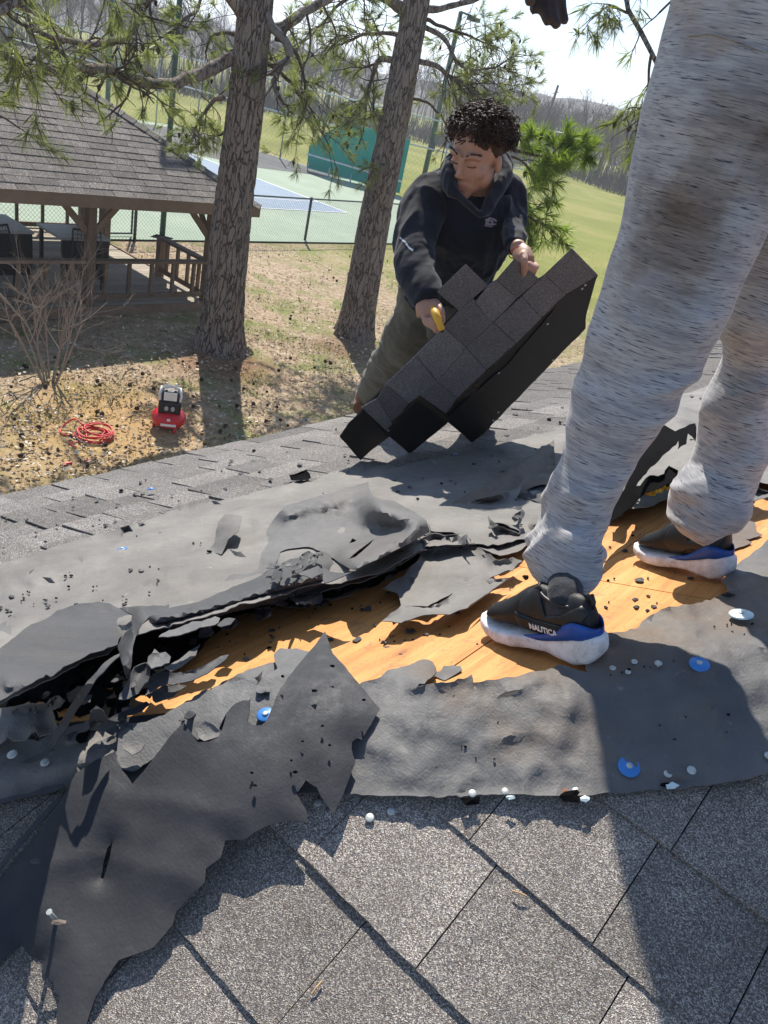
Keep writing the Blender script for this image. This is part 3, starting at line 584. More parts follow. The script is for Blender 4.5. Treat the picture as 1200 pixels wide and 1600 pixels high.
pine1.limb(pp([(395, -20), (330, -10, -.6), (300, 20, -1), (250, 60, -1.3)], r1), .03, .01, 18, .8, .9); pine1.finish()
# long-needled bough that hangs in front of the gazebo roof from the same tree line, nearer the house
T4 = np.array([-8.2, 7.2, GZ]); pine4 = Pine('pine mostly left of view, its long needled boughs hanging over the gazebo roof', T4, nl=.21, nw=.0042, mat='needles'); trunk_mesh('trunk', T4-np.array([0, 0, .1]), T4+np.array([.2, .1, 9]), .22, .14, pine4.root, 1.5, 60, 32)
_b = T4+np.array([.15, .05, 4.6]); 
pine4.limb([_b, at(-150, -40, 9.6), at(-40, 0, 8.9), at(30, 10, 8.4), at(70, 30, 8.1)], .05, .015, 22, .8, .8, .35, droop=-.75, tn=34)
pine4.limb([_b-[0, 0, .5], at(-160, 60, 9.3), at(-40, 70, 8.8), at(20, 90, 8.6), at(60, 120, 8.4)], .035, .010, 15, .8, .6, .4, droop=-.7, tn=34)
pine4.limb([_b+[0, 0, .5], at(-100, -120, 10), at(60, -60, 9.5), at(170, -20, 9.2), at(215, 20, 9)], .035, .010, 12, .75, .7, .4, droop=-.6, tn=30)
pine4.limb([_b-[0, 0, 1.2], at(-100, 150, 9), at(-10, 175, 8.7), at(30, 200, 8.6)], .02, .008, 8, .6, .5, .4, droop=-.5, tn=30); pine4.finish()
T2 = gnd(552, 521); t2top = vert(652, 0, T2); pine2 = Pine('second pine, its leaning trunk directly left of the bending roofer', T2)
trunk_mesh('trunk', T2-np.array([0, 0, .1]), T2+(t2top-T2)*1.7, .30, .12, pine2.root, 1.3, 260)
r2 = float(np.linalg.norm(vert(640, 60, T2)))
pine2.limb(pp([(640, 15), (612, 0), (585, -15, .2), (540, -50, .5)], r2), .07, .03, 14, .8, 1.0); pine2.limb(pp([(655, 18), (690, 12), (745, -2, .2), (800, -30, .4)], r2), .055, .02, 6, .3, .6)
pine2.limb(pp([(650, 95), (680, 103), (700, 118, .1), (725, 130, .2), (760, 165, .3), (790, 182, .3)], r2), .045, .012, 34, .9, .95)
pine2.limb(pp([(660, 40), (695, 60), (715, 100), (742, 110, .2), (770, 105, .3), (800, 90, .4)], r2), .04, .01, 40, .92, .95); pine2.limb(pp([(664, 30), (700, 45, .3), (740, 60, .5), (780, 75, .8)], r2), .03, .01, 26, .9, .8)
pine2.limb(pp([(625, 95), (600, 92), (588, 98, .1), (580, 125, .2), (572, 160, .2), (570, 185, .2)], r2), .05, .02, 26, .85, .8); pine2.limb(pp([(632, 60), (600, 50, .3), (570, 55, .6), (530, 70, 1)], r2), .04, .012, 34, .9, 1.0)
pine2.limb(pp([(610, 190), (595, 180, .2), (575, 185, .4), (560, 200, .6)], r2), .025, .01, 6, .9, .7); pine2.limb(pp([(600, 260), (585, 265, -.3), (578, 275, -.5)], r2), .014, .006, 6, .8, .4); pine2.limb(pp([(632, 20), (560, -10, .4), (500, 40, .8), (470, 70, 1)], r2), .04, .012, 22, .9, 1.1)
pine2.limb(pp([(640, 150), (680, 170, .6), (700, 200, .9), (690, 250, 1.2)], r2), .025, .008, 8, .7, .7)
pine2.finish()
# third pine, right of the view behind the standing worker: only its boughs show
T3 = gnd(1290, 470); T3 = T3*(13.0/np.linalg.norm(T3)); T3[2] = GZ; pine3 = Pine('pine hidden behind the standing worker, boughs hanging into the sky at the right', T3, nl=.17)
trunk_mesh('trunk', T3-np.array([0, 0, .1]), T3+np.array([-.6, .3, 11]), .26, .16, pine3.root, 1.5, 80, 40); _b = T3+np.array([-.3, .1, 6.6])
pine3.limb([_b, at(1150, -180, 9.4), at(1000, -90, 8.8), at(975, -20, 8.6), at(1000, 50, 8.4), at(1018, 85, 8.3), at(1036, 120, 8.2)], .05, .018, 14, .55, .6, .35, droop=-.6, tn=22)
pine3.limb([at(1018, 85, 8.3), at(1012, 130, 8.3), at(1000, 175, 8.2), at(990, 205, 8.1)], .014, .006, 12, .6, .35, .2, droop=-1.1, tn=22); pine3.limb([at(985, 20, 8.6), at(950, 10, 8.5), at(925, 30, 8.4)], .014, .006, 8, .6, .4, .2, droop=-.9, tn=22)
pine3.limb([_b-[0, 0, .4], at(1120, -60, 9.2), at(1060, -10, 9), at(1030, 20, 9)], .03, .01, 8, .5, .5, .4, droop=-.6, tn=22); pine3.finish()
# young low pine boughs behind the roofer
T5 = gnd(770, 445); T5 = T5*(8.8/np.linalg.norm(T5)); T5[2] = GZ; pine5 = Pine('young bright green pine behind the bending roofer', T5, nl=.15, mat='needles_bright', nw=.005)
t5 = vert(770, 170, T5); MB().tube(smooth_path([T5, T5*.5+t5*.5+[.05, 0, 0], t5], 20), np.linspace(.075, .03, 20), 10).build('trunk', M['bark'], pine5.root, True); q5 = 8.1
pine5.limb(pp([(772, 225), (800, 232), (835, 240), (870, 245, .1), (905, 240, .2)], q5), .02, .008, 17, .97, .3, .35, droop=.3, tn=44)
pine5.limb(pp([(775, 240), (810, 250), (835, 275), (850, 300)], q5), .014, .006, 6, .8, .3, .3, tn=26); pine5.limb(pp([(776, 290), (800, 315), (830, 340), (860, 360), (885, 385)], q5), .014, .006, 16, .85, .3, .1, tn=26)
pine5.limb(pp([(775, 235), (795, 270), (815, 300), (818, 330)], q5), .012, .006, 6, .8, .25, .3, tn=24); pine5.limb(pp([(772, 200), (800, 205), (830, 215)], q5), .01, .006, 4, .9, .2, .3, droop=.2, tn=26); pine5.finish()

# ------------------------------------------------------------------ bare shrub in front of the gazebo
M['shrub'] = simple('bare_shrub_bark', (.33, .265, .215), .85, .15, 25, .3)
sb0 = gnd(78, 600); shrub = thing('bare_shrub', 'leafless many stemmed shrub in front of the gazebo railing', 'shrub', sb0)
for k in range(9):
    a = random.uniform(0, 2*math.pi); b = sb0+np.array([math.cos(a), math.sin(a), 0])*.07; d = np.array([math.cos(a)*.32, math.sin(a)*.32, 1.0]); st = MB()
    def grow(p, d, ln, r, dep):
        pts = [p]; dd = d/np.linalg.norm(d)
        for j in range(6): dd = dd+rnd(.09)+np.array([0, 0, .03]); dd /= np.linalg.norm(dd); pts.append(pts[-1]+dd*ln/6)
        st.tube(pts, np.linspace(r, r*.55, 7), 5, False)
        if dep:
            for _ in range(3 if dep > 1 else 4): j = random.randint(3, 6); e = dd+rnd(.45); grow(pts[j], e, ln*random.uniform(.5, .8), r*.5, dep-1)
    grow(b, d, .82, .014, 3); st.build('stem', M['shrub'], shrub)

# ------------------------------------------------------------------ far woods, hill, water tower, utility pole
def mat_hill():
    t = NT('wooded_hill'); v = t.co(); n = t.noise(t.co(scale=(1, 1, 4)), .06, 8, .72); n2 = t.noise(t.co(scale=(1, 1, .2)), .9, 5, .7)
    c = t.ramp(n, [(.3, (.075, .068, .062)), (.5, (.125, .112, .10)), (.7, (.17, .145, .12))]); c = t.mix(t.ramp(n2, [(.4, .5), (.6, 0)]), c, (.05, .046, .04)); return t.fin(c, 1, None, 0)
M['hill'] = mat_hill()
th_ = np.linspace(R_(-75), R_(75), 160); V = []; nr_ = 14
for j in range(nr_):
    for a in th_:
        d = 150+j*26; e = (1-math.cos(math.pi*min(1, j/8)))/2 if j < 9 else 1-.02*(j-8)
        h = e*(9.5+3.2*math.sin(a*5+.6)+2.2*math.sin(a*13)); h *= 1-.55*max(0, min(1, (a-R_(9))/R_(14))); V.append([d*math.sin(a), d*math.cos(a), GZ-.3+h*1.0])
V = np.array(V); V[:, 2] += fbm(V, .12, 4)*1.2*np.clip((V[:, 2]-GZ)/4, 0, 1); nn_ = len(th_)
stru(mesh('wooded_hill', V, [(j*nn_+i, j*nn_+i+1, (j+1)*nn_+i+1, (j+1)*nn_+i) for j in range(nr_-1) for i in range(nn_-1)], M['hill'], smooth=True))
M['bare_bark'] = simple('bare_tree_bark', (.14, .122, .108), .95, .05, 2, .3); M['bare_twigs'] = simple('bare_twigs', (.165, .14, .122), .95, .05, 1, .3)
def bare(h, seed, dens=1.0):
    rs = np.random.default_rng(seed); tr = MB(); cw = []
    def tri(p, q, r0, r1, b): 
        d = q-p; a = np.cross(d, [.3, .5, .1]); a /= np.linalg.norm(a)+1e-9; c = np.cross(d, a); c /= np.linalg.norm(c)+1e-9
        b.add([p+a*r0, p-a*.5*r0+c*.87*r0, p-a*.5*r0-c*.87*r0, q+a*r1, q-a*.5*r1+c*.87*r1, q-a*.5*r1-c*.87*r1], [(0, 1, 4, 3), (1, 2, 5, 4), (2, 0, 3, 5)])
    cb = MB()
    def g(p, d, ln, r, dep):
        q = p+d*ln; tri(p, q, r, r*.72, tr if dep > 3 else cb)
        if dep <= 0: return
        for _ in range(3 if dep > 1 else int(4*dens)):
            e = d+rs.normal(0, .42, 3)+np.array([0, 0, .12]); e /= np.linalg.norm(e); g(p+d*ln*rs.uniform(.55, 1), e, ln*rs.uniform(.55, .82), r*.6, dep-1)
    g(np.zeros(3), np.array([rs.normal(0, .05), rs.normal(0, .05), 1.0]), h*.34, h*.0125, 5); return tr, cb
variants = []
for k in range(5):
    tr, cb = bare(9.0, 40+k); r_ = thing('bare_tree', 'leafless tree standing in the far wood edge', 'tree', (0, 0, 0), 'leafless trees along the far edge of the field'); a = tr.build('trunk', M['bare_bark'], r_); b = cb.build('crown', M['bare_twigs'], r_); variants.append((r_, [a, b]))
used = set()
def plant(k, loc, s, rz, label=None):
    r0_, ch = variants[k]
    if k in used:
        r_ = r0_.copy(); COL.objects.link(r_); 
        for c in ch: d = c.copy(); COL.objects.link(d); d.parent = r_
    else: r_ = r0_; used.add(k)
    r_.location = tuple(loc); r_.scale = (s, s, s*random.uniform(.9, 1.15)); r_.rotation_euler = (0, 0, rz)
    if label: r_['label'] = label
    return r_
# the edge of the wood: nearer at the left, about 85 m away behind the field
def edge_r(a): return np.interp(a, [-40, -22, -12, -2, 6, 14, 25, 45], [62, 66, 72, 80, 84, 70, 60, 55])
for k in range(150):
    a = random.uniform(-38, 30) if k > 70 else random.uniform(-2, 16); d = edge_r(a)+abs(random.gauss(0, 9)); p = azv(a)*d; s = random.uniform(.62, 1.02)*(.82 if a > 9 else 1)
    plant(random.randint(0, 4), (p[0], p[1], GZ), s, random.uniform(0, 6.28))
tall = azv(2.2)*82; o_ = plant(2, (tall[0], tall[1], GZ), 1.25, 1.0, 'tallest leafless tree, rising above the wood left of the leaning utility pole'); 
wd = MB(); vs = []
for k in range(3): tr, cb = bare(8, 90+k, .8); vs.append((np.array(tr.v+cb.v), [tuple(f) for f in tr.f]+[tuple(i+len(tr.v) for i in f) for f in cb.f]))
VV = []; FF = []; off = 0
for k in range(330):
    a = random.uniform(-50, 42); d = edge_r(a)+random.uniform(4, 75); p = azv(a)*d; v, f = vs[k % 3]; th1 = random.uniform(0, 6.28); s = random.uniform(.7, 1.15); zz = GZ
    c_, s_ = math.cos(th1), math.sin(th1); q = np.stack([v[:, 0]*c_-v[:, 1]*s_, v[:, 0]*s_+v[:, 1]*c_, v[:, 2]], 1)*s+[p[0], p[1], zz]; VV.append(q); FF.append(np.array(f)+off); off += len(q)
o = mesh('distant_wood', np.concatenate(VV), np.concatenate(FF), M['bare_twigs']); stuff(o, 'grey brown leafless wood massed on the hillside beyond the field', 'woodland')
# undergrowth along the wood edge
ug = []; 
for k in range(2600):
    a = random.uniform(-42, 34); d = edge_r(a)+random.uniform(-2.5, 16); p = azv(a)*d+[0, 0, GZ]; h_ = random.uniform(.5, 2.6)
    for _ in range(5): q = p+rnd(.5)*[1, 1, 0]; t_ = q+rnd(.45)*[1, 1, .3]+[0, 0, h_]; s_ = rnd(1); s_[2] = 0; s_ /= np.linalg.norm(s_); ug.append([q-s_*.04, q+s_*.04, t_])
o = mesh('undergrowth', np.array(ug).reshape(-1, 3), np.arange(len(ug)*3).reshape(-1, 3), M['bare_bark']); stuff(o, 'brown scrubby undergrowth at the foot of the far wood', 'undergrowth')
wp = ray(895, 160)*620; wt = thing('water_tower', 'distant pale blue water tower on the wooded skyline', 'water tower', (wp[0], wp[1], GZ))
M['tower'] = simple('water_tower_paint', (.30, .38, .44), .7, .2, .5, .1); zc = float(wp[2]); V = []; prof = [(-3.2, .6), (-2.6, 2.2), (-1.4, 3.5), (0, 3.9), (1.3, 3.4), (2.2, 2.0), (2.6, .2)]
MB().tube([(wp[0], wp[1], zc+z*.75) for z, r in prof], [r*.95 for z, r in prof], 20).build('tank', M['tower'], wt, True); MB().tube([(wp[0], wp[1], GZ), (wp[0], wp[1], zc-2)], [1.1, .7], 10).build('column', M['tower'], wt, True)
for k in range(6): a = k*math.pi/3; MB().tube([(wp[0]+3.4*math.cos(a), wp[1]+3.4*math.sin(a), GZ), (wp[0]+2.9*math.cos(a), wp[1]+2.9*math.sin(a), zc-.5)], .16, 5).build('leg', M['tower'], wt)
ub = azv(4.0)*78+[0, 0, GZ]; up_ = thing('utility_pole', 'leaning wooden utility pole against the far wood, left of the water tower', 'utility pole', ub)
MB().tube([ub, ub+azv(4+90)*.9*0+np.array([.25, 0, 7.0])], [.14, .1], 8).build('pole', M['bare_bark'], up_, True); MB().beam(ub+[.0, 0, 6.3], ub+[.45, 0, 6.5], .06, .06).build('bracket', M['bare_bark'], up_)

# ------------------------------------------------------------------ leaf litter, cones, compressor, hose
M['leaf'] = simple('dry_leaf', (.40, .29, .18), .8, .2, 3, .5); M['leaf2'] = simple('pale_dry_leaf', (.70, .62, .50), .7, .3, 3, .3); M['straw'] = simple('dead_grass', (.40, .33, .20), .9, .1, 4, .4); M['grassb'] = simple('grass_blades', (.13, .19, .04), .8, .1, 3, .4)
def scatter(name, n, pxs, size, mat, label, cat, flat=True, minr=0, mask=None):
    V = []; 
    u = np.stack([rng.uniform(pxs[0], pxs[2], n*3), rng.uniform(pxs[1], pxs[3], n*3)], 1); r = rays(u); P_ = r*(GZ/r[:, 2])[:, None]; ok = (P_[:, 1] > 2)
    P_ = P_[ok]; dn = (P_[:, :2]-np.array([-6.4, 16.3]))@np.array([-.82, .57]); P_ = P_[(dn < -.05)]
    g_ = fbm(P_*[1, 1, 0], .9, 3) if mask is None else mask(P_)
    P_ = P_[rng.uniform(-.9, .5, len(P_)) < g_][:n]
    m = len(P_); s = size*rng.uniform(.5, 1.3, m)
    if flat:
        a = rng.normal(0, 1, (m, 3))*[1, 1, .35]; a /= np.linalg.norm(a, axis=1)[:, None]; b = np.cross(a, rng.normal(0, .35, (m, 3))+[0, 0, 1]); b /= np.linalg.norm(b, axis=1)[:, None]; c = P_+[0, 0, .03]+np.stack([0*s, 0*s, rng.uniform(0, .025, m)], 1)
        Q = np.stack([c-a*s[:, None], c+b*s[:, None]*.55, c+a*s[:, None], c-b*s[:, None]*.55+[0, 0, .008]], 1); Fq = np.arange(m*4).reshape(-1, 4)
    else:
        a = rng.normal(0, 1, (m, 3)); a[:, 2] = 0; a /= np.linalg.norm(a, axis=1)[:, None]; t_ = rng.normal(0, .6, (m, 3)); t_[:, 2] = rng.uniform(.25, .9, m)
        Q = np.stack([P_-a*.006, P_+a*.006, P_+t_*s[:, None]], 1); Fq = np.arange(m*3).reshape(-1, 3)
    o = mesh(name, Q.reshape(-1, 3), Fq, mat); return stuff(o, label, cat)
scatter('leaf_litter', 16000, (-100, 375, 1250, 850), .028, M['leaf'], 'brown fallen leaves strewn over the yard', 'leaves'); scatter('pale_leaves', 6500, (-100, 375, 1250, 850), .026, M['leaf2'], 'pale dry leaves scattered over the yard', 'leaves', mask=lambda P_: fbm(P_*[1, 1, 0]+5, .6, 3)+.1)
scatter('dead_grass', 26000, (-100, 375, 1250, 850), .08, M['straw'], 'straw coloured dormant grass over the yard', 'grass', False); scatter('green_grass', 9000, (0, 375, 1250, 850), .07, M['grassb'], 'sparse green grass patches in the yard', 'grass', False, mask=lambda P_: fbm(P_*[1, 1, 0]+[9, 4, 0], 1.3, 3)*2-.7)
cm = MB(); cm.tube([(0, 0, -.0), (0, 0, .012), (0, 0, .035), (0, 0, .06), (0, 0, .08)], [.012, .03, .036, .027, .006], 9)
for k in range(34):
    z = .008+.062*(k/34); a = k*2.4; r = .034*(1-abs(z-.035)/.06); d = np.array([math.cos(a), math.sin(a), .3]); s_ = np.array([-math.sin(a), math.cos(a), 0])*.009; c = np.array([0, 0, z]); cm.add([c+d*r*.6-s_, c+d*r*.6+s_, c+d*(r+.014)+s_*.8, c+d*(r+.014)-s_*.8], [(0, 1, 2, 3)])
c0 = None; spots = [(262, 612), (237, 612), (45, 580), (58, 640), (130, 656), (156, 654), (180, 700-28), (194, 706), (20, 662), (135, 745-10), (112, 690), (340, 640), (372, 638), (398, 637), (300, 640), (210, 645), (60, 672), (15, 610), (150, 600), (28, 720)]
spots += [(random.uniform(0, 560), random.uniform(560, 720)) for _ in range(46)]+[(random.uniform(380, 620), random.uniform(400, 640)) for _ in range(16)]
for px, py in spots:
    p = gnd(px, py); 
    if c0 is None: c0 = mesh('pine_cone', cm.v, cm.f, M['cone']); o = c0
    else: o = c0.copy(); COL.objects.link(o)
    s = random.uniform(.42, .7); o.scale = (s,)*3; o.location = (p[0], p[1], p[2]+.05); o.rotation_euler = (random.uniform(1.2, 1.9), random.uniform(-.3, .3), random.uniform(0, 6)); tag(o, 'dark fallen pine cone lying in the leaf litter', 'pine cone', 'pine cones scattered over the yard')
def stick(a, b, r=.008): A, B = gnd(*a), gnd(*b); A[2] += .03; B[2] += .03; o = MB().tube(smooth_path([A, (A+B)/2+rnd(.04), B], 8), np.linspace(r, r*.4, 8), 5).build('fallen_twig', M['twig']); return tag(o, 'thin fallen twig lying on the dry yard', 'twig', 'fallen twigs in the yard')
for _ in range(26): x, y = random.uniform(0, 520), random.uniform(580, 730); a = random.uniform(-.5, .5); l_ = random.uniform(12, 34); stick((x, y), (x+l_*math.cos(a), y+l_*math.sin(a)))
# pancake air compressor
cb_ = gnd(262, 672); comp = thing('air_compressor', 'red and black pancake air compressor standing on the yard', 'air compressor', cb_)
M['red'] = simple('red_enamel', (.55, .012, .02), .32, .5, 5, .12); M['white_pl'] = simple('white_plastic', (.78, .76, .72), .5, .4, 8, .12); M['black_pl'] = simple('black_plastic', (.015, .015, .017), .5, .4)
def lathe(prof, c, n=40, sx=1, sy=1, ax=None): m = MB(); m.tube([c+[0, 0, z] for z, r in prof], [r for z, r in prof], n); return m
cam_d = np.array([-cb_[0], -cb_[1], 0]); cam_d /= np.linalg.norm(cam_d); cs = np.array([-cam_d[1], cam_d[0], 0])
tk = lathe([(.055, .02), (.058, .11), (.075, .165), (.105, .192), (.135, .196), (.165, .185), (.19, .155), (.207, .10), (.212, .02)], cb_).build('tank', M['red'], comp, True)
for a in (.5, 2.6, 4.7): d = cam_d*math.cos(a)+cs*math.sin(a); MB().tube([cb_+d*.15+[0, 0, .08], cb_+d*.165], [.022, .016], 8).build('foot', M['red'], comp, True)
MB().box(cb_+[0, 0, .25]+cam_d*.02, cs*.125, cam_d*.09, (0, 0, .06)).build('control_panel', M['black_pl'], comp, bevel=.02)
MB().box(cb_+[0, 0, .33]-cam_d*.02, cs*.10, cam_d*.10, (0, 0, .055)).build('motor_shroud', M['black_pl'], comp, bevel=.03)
MB().box(cb_+[0, 0, .355]+cam_d*.084, cs*.072, cam_d*.006, (0, 0, .038)).build('label_plate', M['white_pl'], comp, bevel=.004)
for sg in (-1, 1):
    MB().tube([cb_+cs*.1*sg+[0, 0, .28]+cam_d*.06, cb_+cs*.118*sg+[0, 0, .36]+cam_d*.05, cb_+cs*.1*sg+[0, 0, .42]], .016, 8).build('shroud_side', M['white_pl'], comp, True)
    MB().tube([cb_+cs*.05*sg+[0, 0, .4]-cam_d*.02, cb_+cs*.05*sg+[0, 0, .45]-cam_d*.02], [.018, .014], 8).build('filter_cap', M['white_pl'], comp, True)
    MB().tube([cb_+cs*.035*sg+[0, 0, .25]+cam_d*.108, cb_+cs*.035*sg+[0, 0, .25]+cam_d*.125], .022, 14).build('gauge', M['table_top'], comp, True)
MB().tube([cb_+cs*.1+[0, 0, .41], cb_+[0, 0, .43], cb_-cs*.1+[0, 0, .41]], .014, 8).build('handle', M['white_pl'], comp, True)
MB().box(cb_+cam_d*.196+[0, 0, .118], cs*.085, cam_d*.004, (0, 0, .011)).build('lettering_band', M['white_pl'], comp); MB().box(cb_+cam_d*.187+[0, 0, .165], cs*.018, cam_d*.006, (0, 0, .01)).build('badge', M['white_pl'], comp)
hc = gnd(148, 684); KH = .7; hose = thing('air_hose', 'coiled red air hose lying left of the compressor', 'hose', hc); M['hose'] = simple('red_hose_rubber', (.62, .03, .035), .45, .4, 9, .2)
pts = []
for k in range(330):
    t = k/330; a = t*2*math.pi*7; r = .15+.03*math.sin(t*19)+.015*math.sin(a*.5); pts.append(hc+np.array([math.cos(a)*r*1.05+.03*math.sin(t*9), math.sin(a)*r+.03*math.cos(t*7), .02+.09*t+.012*math.sin(a*2.3)]))
MB().tube(pts, .0085, 6).build('hose_coil', M['hose'], hose, True)
lp = [hc+np.array([-.2, .05, .1]), hc+np.array([-.38, .12, .12]), hc+np.array([-.5, -.02, .04]), hc+np.array([-.42, -.2, .03]), hc+np.array([-.22, -.2, .03]), hc+np.array([-.08, -.28, .03]), hc+np.array([-.2, -.42, .03]), hc+np.array([-.05, -.5, .03])]
lp = [hc+(q-hc)*np.array([.72, .72, 1]) for q in lp]; MB().tube(smooth_path(lp, 50), .0085, 6).build('loose_loop', M['hose'], hose, True); MB().tube([gnd(95, 731)+[0, 0, .03], gnd(112, 727)+[0, 0, .03]], .015, 6).build('end_fitting', M['hose'], hose); MB().tube([gnd(132, 725)+[0, 0, .03], gnd(150, 719)+[0, 0, .03]], .015, 6).build('end_fitting', M['hose'], hose)

comp.scale = (1.0, 1.0, 1.28)

# thin winter haze over the yard and the far wood
hz = MB().box((0, 0, 20.0), (3200, 0, 0), (0, 3600, 0), (0, 0, 26.0)); ho = hz.build('haze', None); hm_ = bpy.data.materials.new('haze'); hm_.use_nodes = True; hn = hm_.node_tree; hn.nodes.clear(); ho_ = hn.nodes.new('ShaderNodeOutputMaterial'); pv = hn.nodes.new('ShaderNodeVolumePrincipled')
pv.inputs['Color'].default_value = (.86, .91, .98, 1); pv.inputs['Density'].default_value = .0014; pv.inputs['Anisotropy'].default_value = .35; hn.links.new(pv.outputs[0], ho_.inputs['Volume']); ho.data.materials.append(hm_); ho['kind'] = 'stuff'; ho['label'] = 'thin pale winter haze in the air over the yard and far wood'; ho['category'] = 'haze'
# ------------------------------------------------------------------ the house: hipped roof, walls, shingles
house = thing('house', 'low hipped house roof with its dark shingles half stripped down to orange plywood', 'house', (HIP0[0], HIP0[1], GZ))
VE = 2.13; dAh = float(hd@dA); dBh = float(hd@vB); sE = VE/dAh                     # where the hip meets the eave (negative)
def PA(u, v, l=0): return HIP0+E1*u+dA*v+nA*l
def PB(u, v, l=0): return HIP0+uB*u+vB*v+nB*l
def HP(s, l=0): return HIP0+hd*s+(nA+nB)*.5*l
M['soffit'] = simple('white_soffit', (.62, .6, .56), .7, .2, 4, .2); M['siding'] = simple('pale_siding', (.5, .48, .44), .8, .2, 4, .2); M['deck_plain'] = simple('roof_sheathing', (.35, .22, .11), .8, .2, 10, .3)
def slab(name, pts, n_, th, mat, z=0):
    P0 = [np.asarray(p)+n_*z for p in pts]; k = len(P0); V = P0+[p-n_*th for p in P0]
    if np.cross(P0[1]-P0[0], P0[2]-P0[0])@n_ < 0: V = V[:k][::-1]+V[k:][::-1]
    return mesh(name, V, [tuple(range(k)), tuple(range(2*k-1, k-1, -1))]+[(i, i+k, (i+1) % k+k, (i+1) % k) for i in range(k)], mat, house)
sTop = 3.4
# plywood sheets of plane A, split on the seams the photo shows
def clipA(u0, u1, v0, v1):
    """rectangle of plane A clipped against the hip line"""
    ua = float(hd@E1); poly = [(u0, v0), (u1, v0), (u1, v1), (u0, v1)]; f = lambda p: p[0]-ua/dAh*p[1]-.004; o = []
    for i in range(4):
        a, b = poly[i], poly[(i+1) % 4]; fa, fb = f(a), f(b)
        if fa >= 0: o.append(a)
        if fa*fb < 0: t = fa/(fa-fb); o.append((a[0]+(b[0]-a[0])*t, a[1]+(b[1]-a[1])*t))
    return o
for (v0, v1) in ((-2.3, -1.183), (-1.18, .0285), (.0315, 1.24), (1.243, VE)):
    for (u0, u1) in ((-2.6, -1.932), (-1.929, .508), (.511, 2.948), (2.951, 5.388), (5.391, 7.0), (7.003, 9.2)):
        q = clipA(u0, u1, v0, v1)
        if len(q) > 2: slab('plywood_sheet', [PA(*p) for p in q], nA, .012, M['plywood'])
slab('roof_deck', [HP(sE), HP(sTop), PB(-6, dBh*sTop), PB(-6, dBh*sE)], nB, .012, M['deck_plain'], -.006)
EA = [HP(sE), PA(9.2, VE)]; EB = [HP(sE), PB(-6, dBh*sE)]; zE = HP(sE)[2]
for (a, b), nrm_ in ((EA, azv(-56)), (EB, azv(-146))): MB().beam(a+[0, 0, -.09]-nrm_*.03, b+[0, 0, -.09]-nrm_*.03, .03, .16).build('fascia', M['soffit'], house)
cw = HP(sE)*[1, 1, 0]; inn = azv(34)*.42+azv(124)*.42
for a, b in ((cw+inn, cw+inn+E1*10), (cw+inn, cw+inn-uB*5.5)): MB().beam(np.array([a[0], a[1], (GZ+zE-.1)/2]), np.array([b[0], b[1], (GZ+zE-.1)/2]), .12, zE-.1-GZ).build('wall', M['siding'], house)
def tab(name, P_, u0, u1, v0, v1, lo, hi, mat, thk, parent, down, jit=.0012, stuffmb=None):
    """one laminated shingle tab: butt end raised by hi, top end tucked to lo; down is +1 when the butt is at v1"""
    a, b = (v1, v0) if down > 0 else (v0, v1); nU = max(2, int((u1-u0)/.012)); V = []
    if stuffmb is not None: nU = 1
    for q, l in ((a, hi), (b, lo)):
        for i in range(nU+1): V.append(P_(u0+(u1-u0)*i/nU, q+(random.gauss(0, jit) if q == a else 0), l+random.gauss(0, .0003)))
    for q, l in ((a, hi-thk), (b, lo-thk)):
        for i in range(nU+1): V.append(P_(u0+(u1-u0)*i/nU, q, l))
    k = nU+1; Fc = []
    for i in range(nU): Fc += [(i, i+1, k+i+1, k+i), (2*k+i, 2*k+i+1, i+1, i), (k+i, k+i+1, 3*k+i+1, 3*k+i)]
    Fc += [(0, k, 3*k, 2*k), (k-1, 3*k-1, 4*k-1, 2*k-1)]
    nn = np.cross(np.array(V[1])-V[0], np.array(V[k])-V[0])@(nA+nB)
    if nn < 0: Fc = [f[::-1] for f in Fc]
    if stuffmb is not None: stuffmb.add(V, Fc); return
    return mesh(name, V, Fc, mat, parent)
# plane B, near shingles: courses and joints measured from the photo
EXP = .1565; known = {-2: [.20, .44, -.025-.3], -3: [-.131, .12, .36, -.30, -.47], -1: [-.166, .03, .27, -.346, -.498], 0: [-.363, -.2, -.55], -4: [.05, -.2, .3, -.42], -5: [-.05, .2, -.3]}
known[-2] = [-.025, -.21, -.394, .22]; ind = MB(); lst = {}
for c in range(-13, 14):
    vb = -.006+EXP*c; js = sorted(known.get(c, []))
    lo_, hi_ = -5.8, .9*0+2.3
    x = js[0] if js else random.uniform(0, .2)
    while x > lo_: x -= random.choice((.16, .2, .24, .28)); js.insert(0, x)
    x = js[-1]
    while x < hi_: x += random.choice((.16, .2, .24, .28)); js.append(x)
    for u0, u1 in zip(js[:-1], js[1:]):
        um = (u0+u1)/2; ub_ = float(hd@uB)/dBh
        if um > ub_*vb+.05 or vb < dBh*sE-.02: continue                      # past the hip / below the eave
        u1 = min(u1, ub_*(vb+EXP+.03)-.004)
        if u1-u0 < .02: continue
        lam = random.choice((0, 0, .0035)); near_ = -6 <= c <= 1 and -1.1 < um < .6
        tab('shingle', PB, u0+.0009, u1-.0009, vb, vb+EXP+.03, .0045+.0, .0105+lam, M['shingle'], .0042+lam, house, -1, .0007, None if near_ else ind)
stuff(ind.build('shingle_courses', M['shingle'], house))
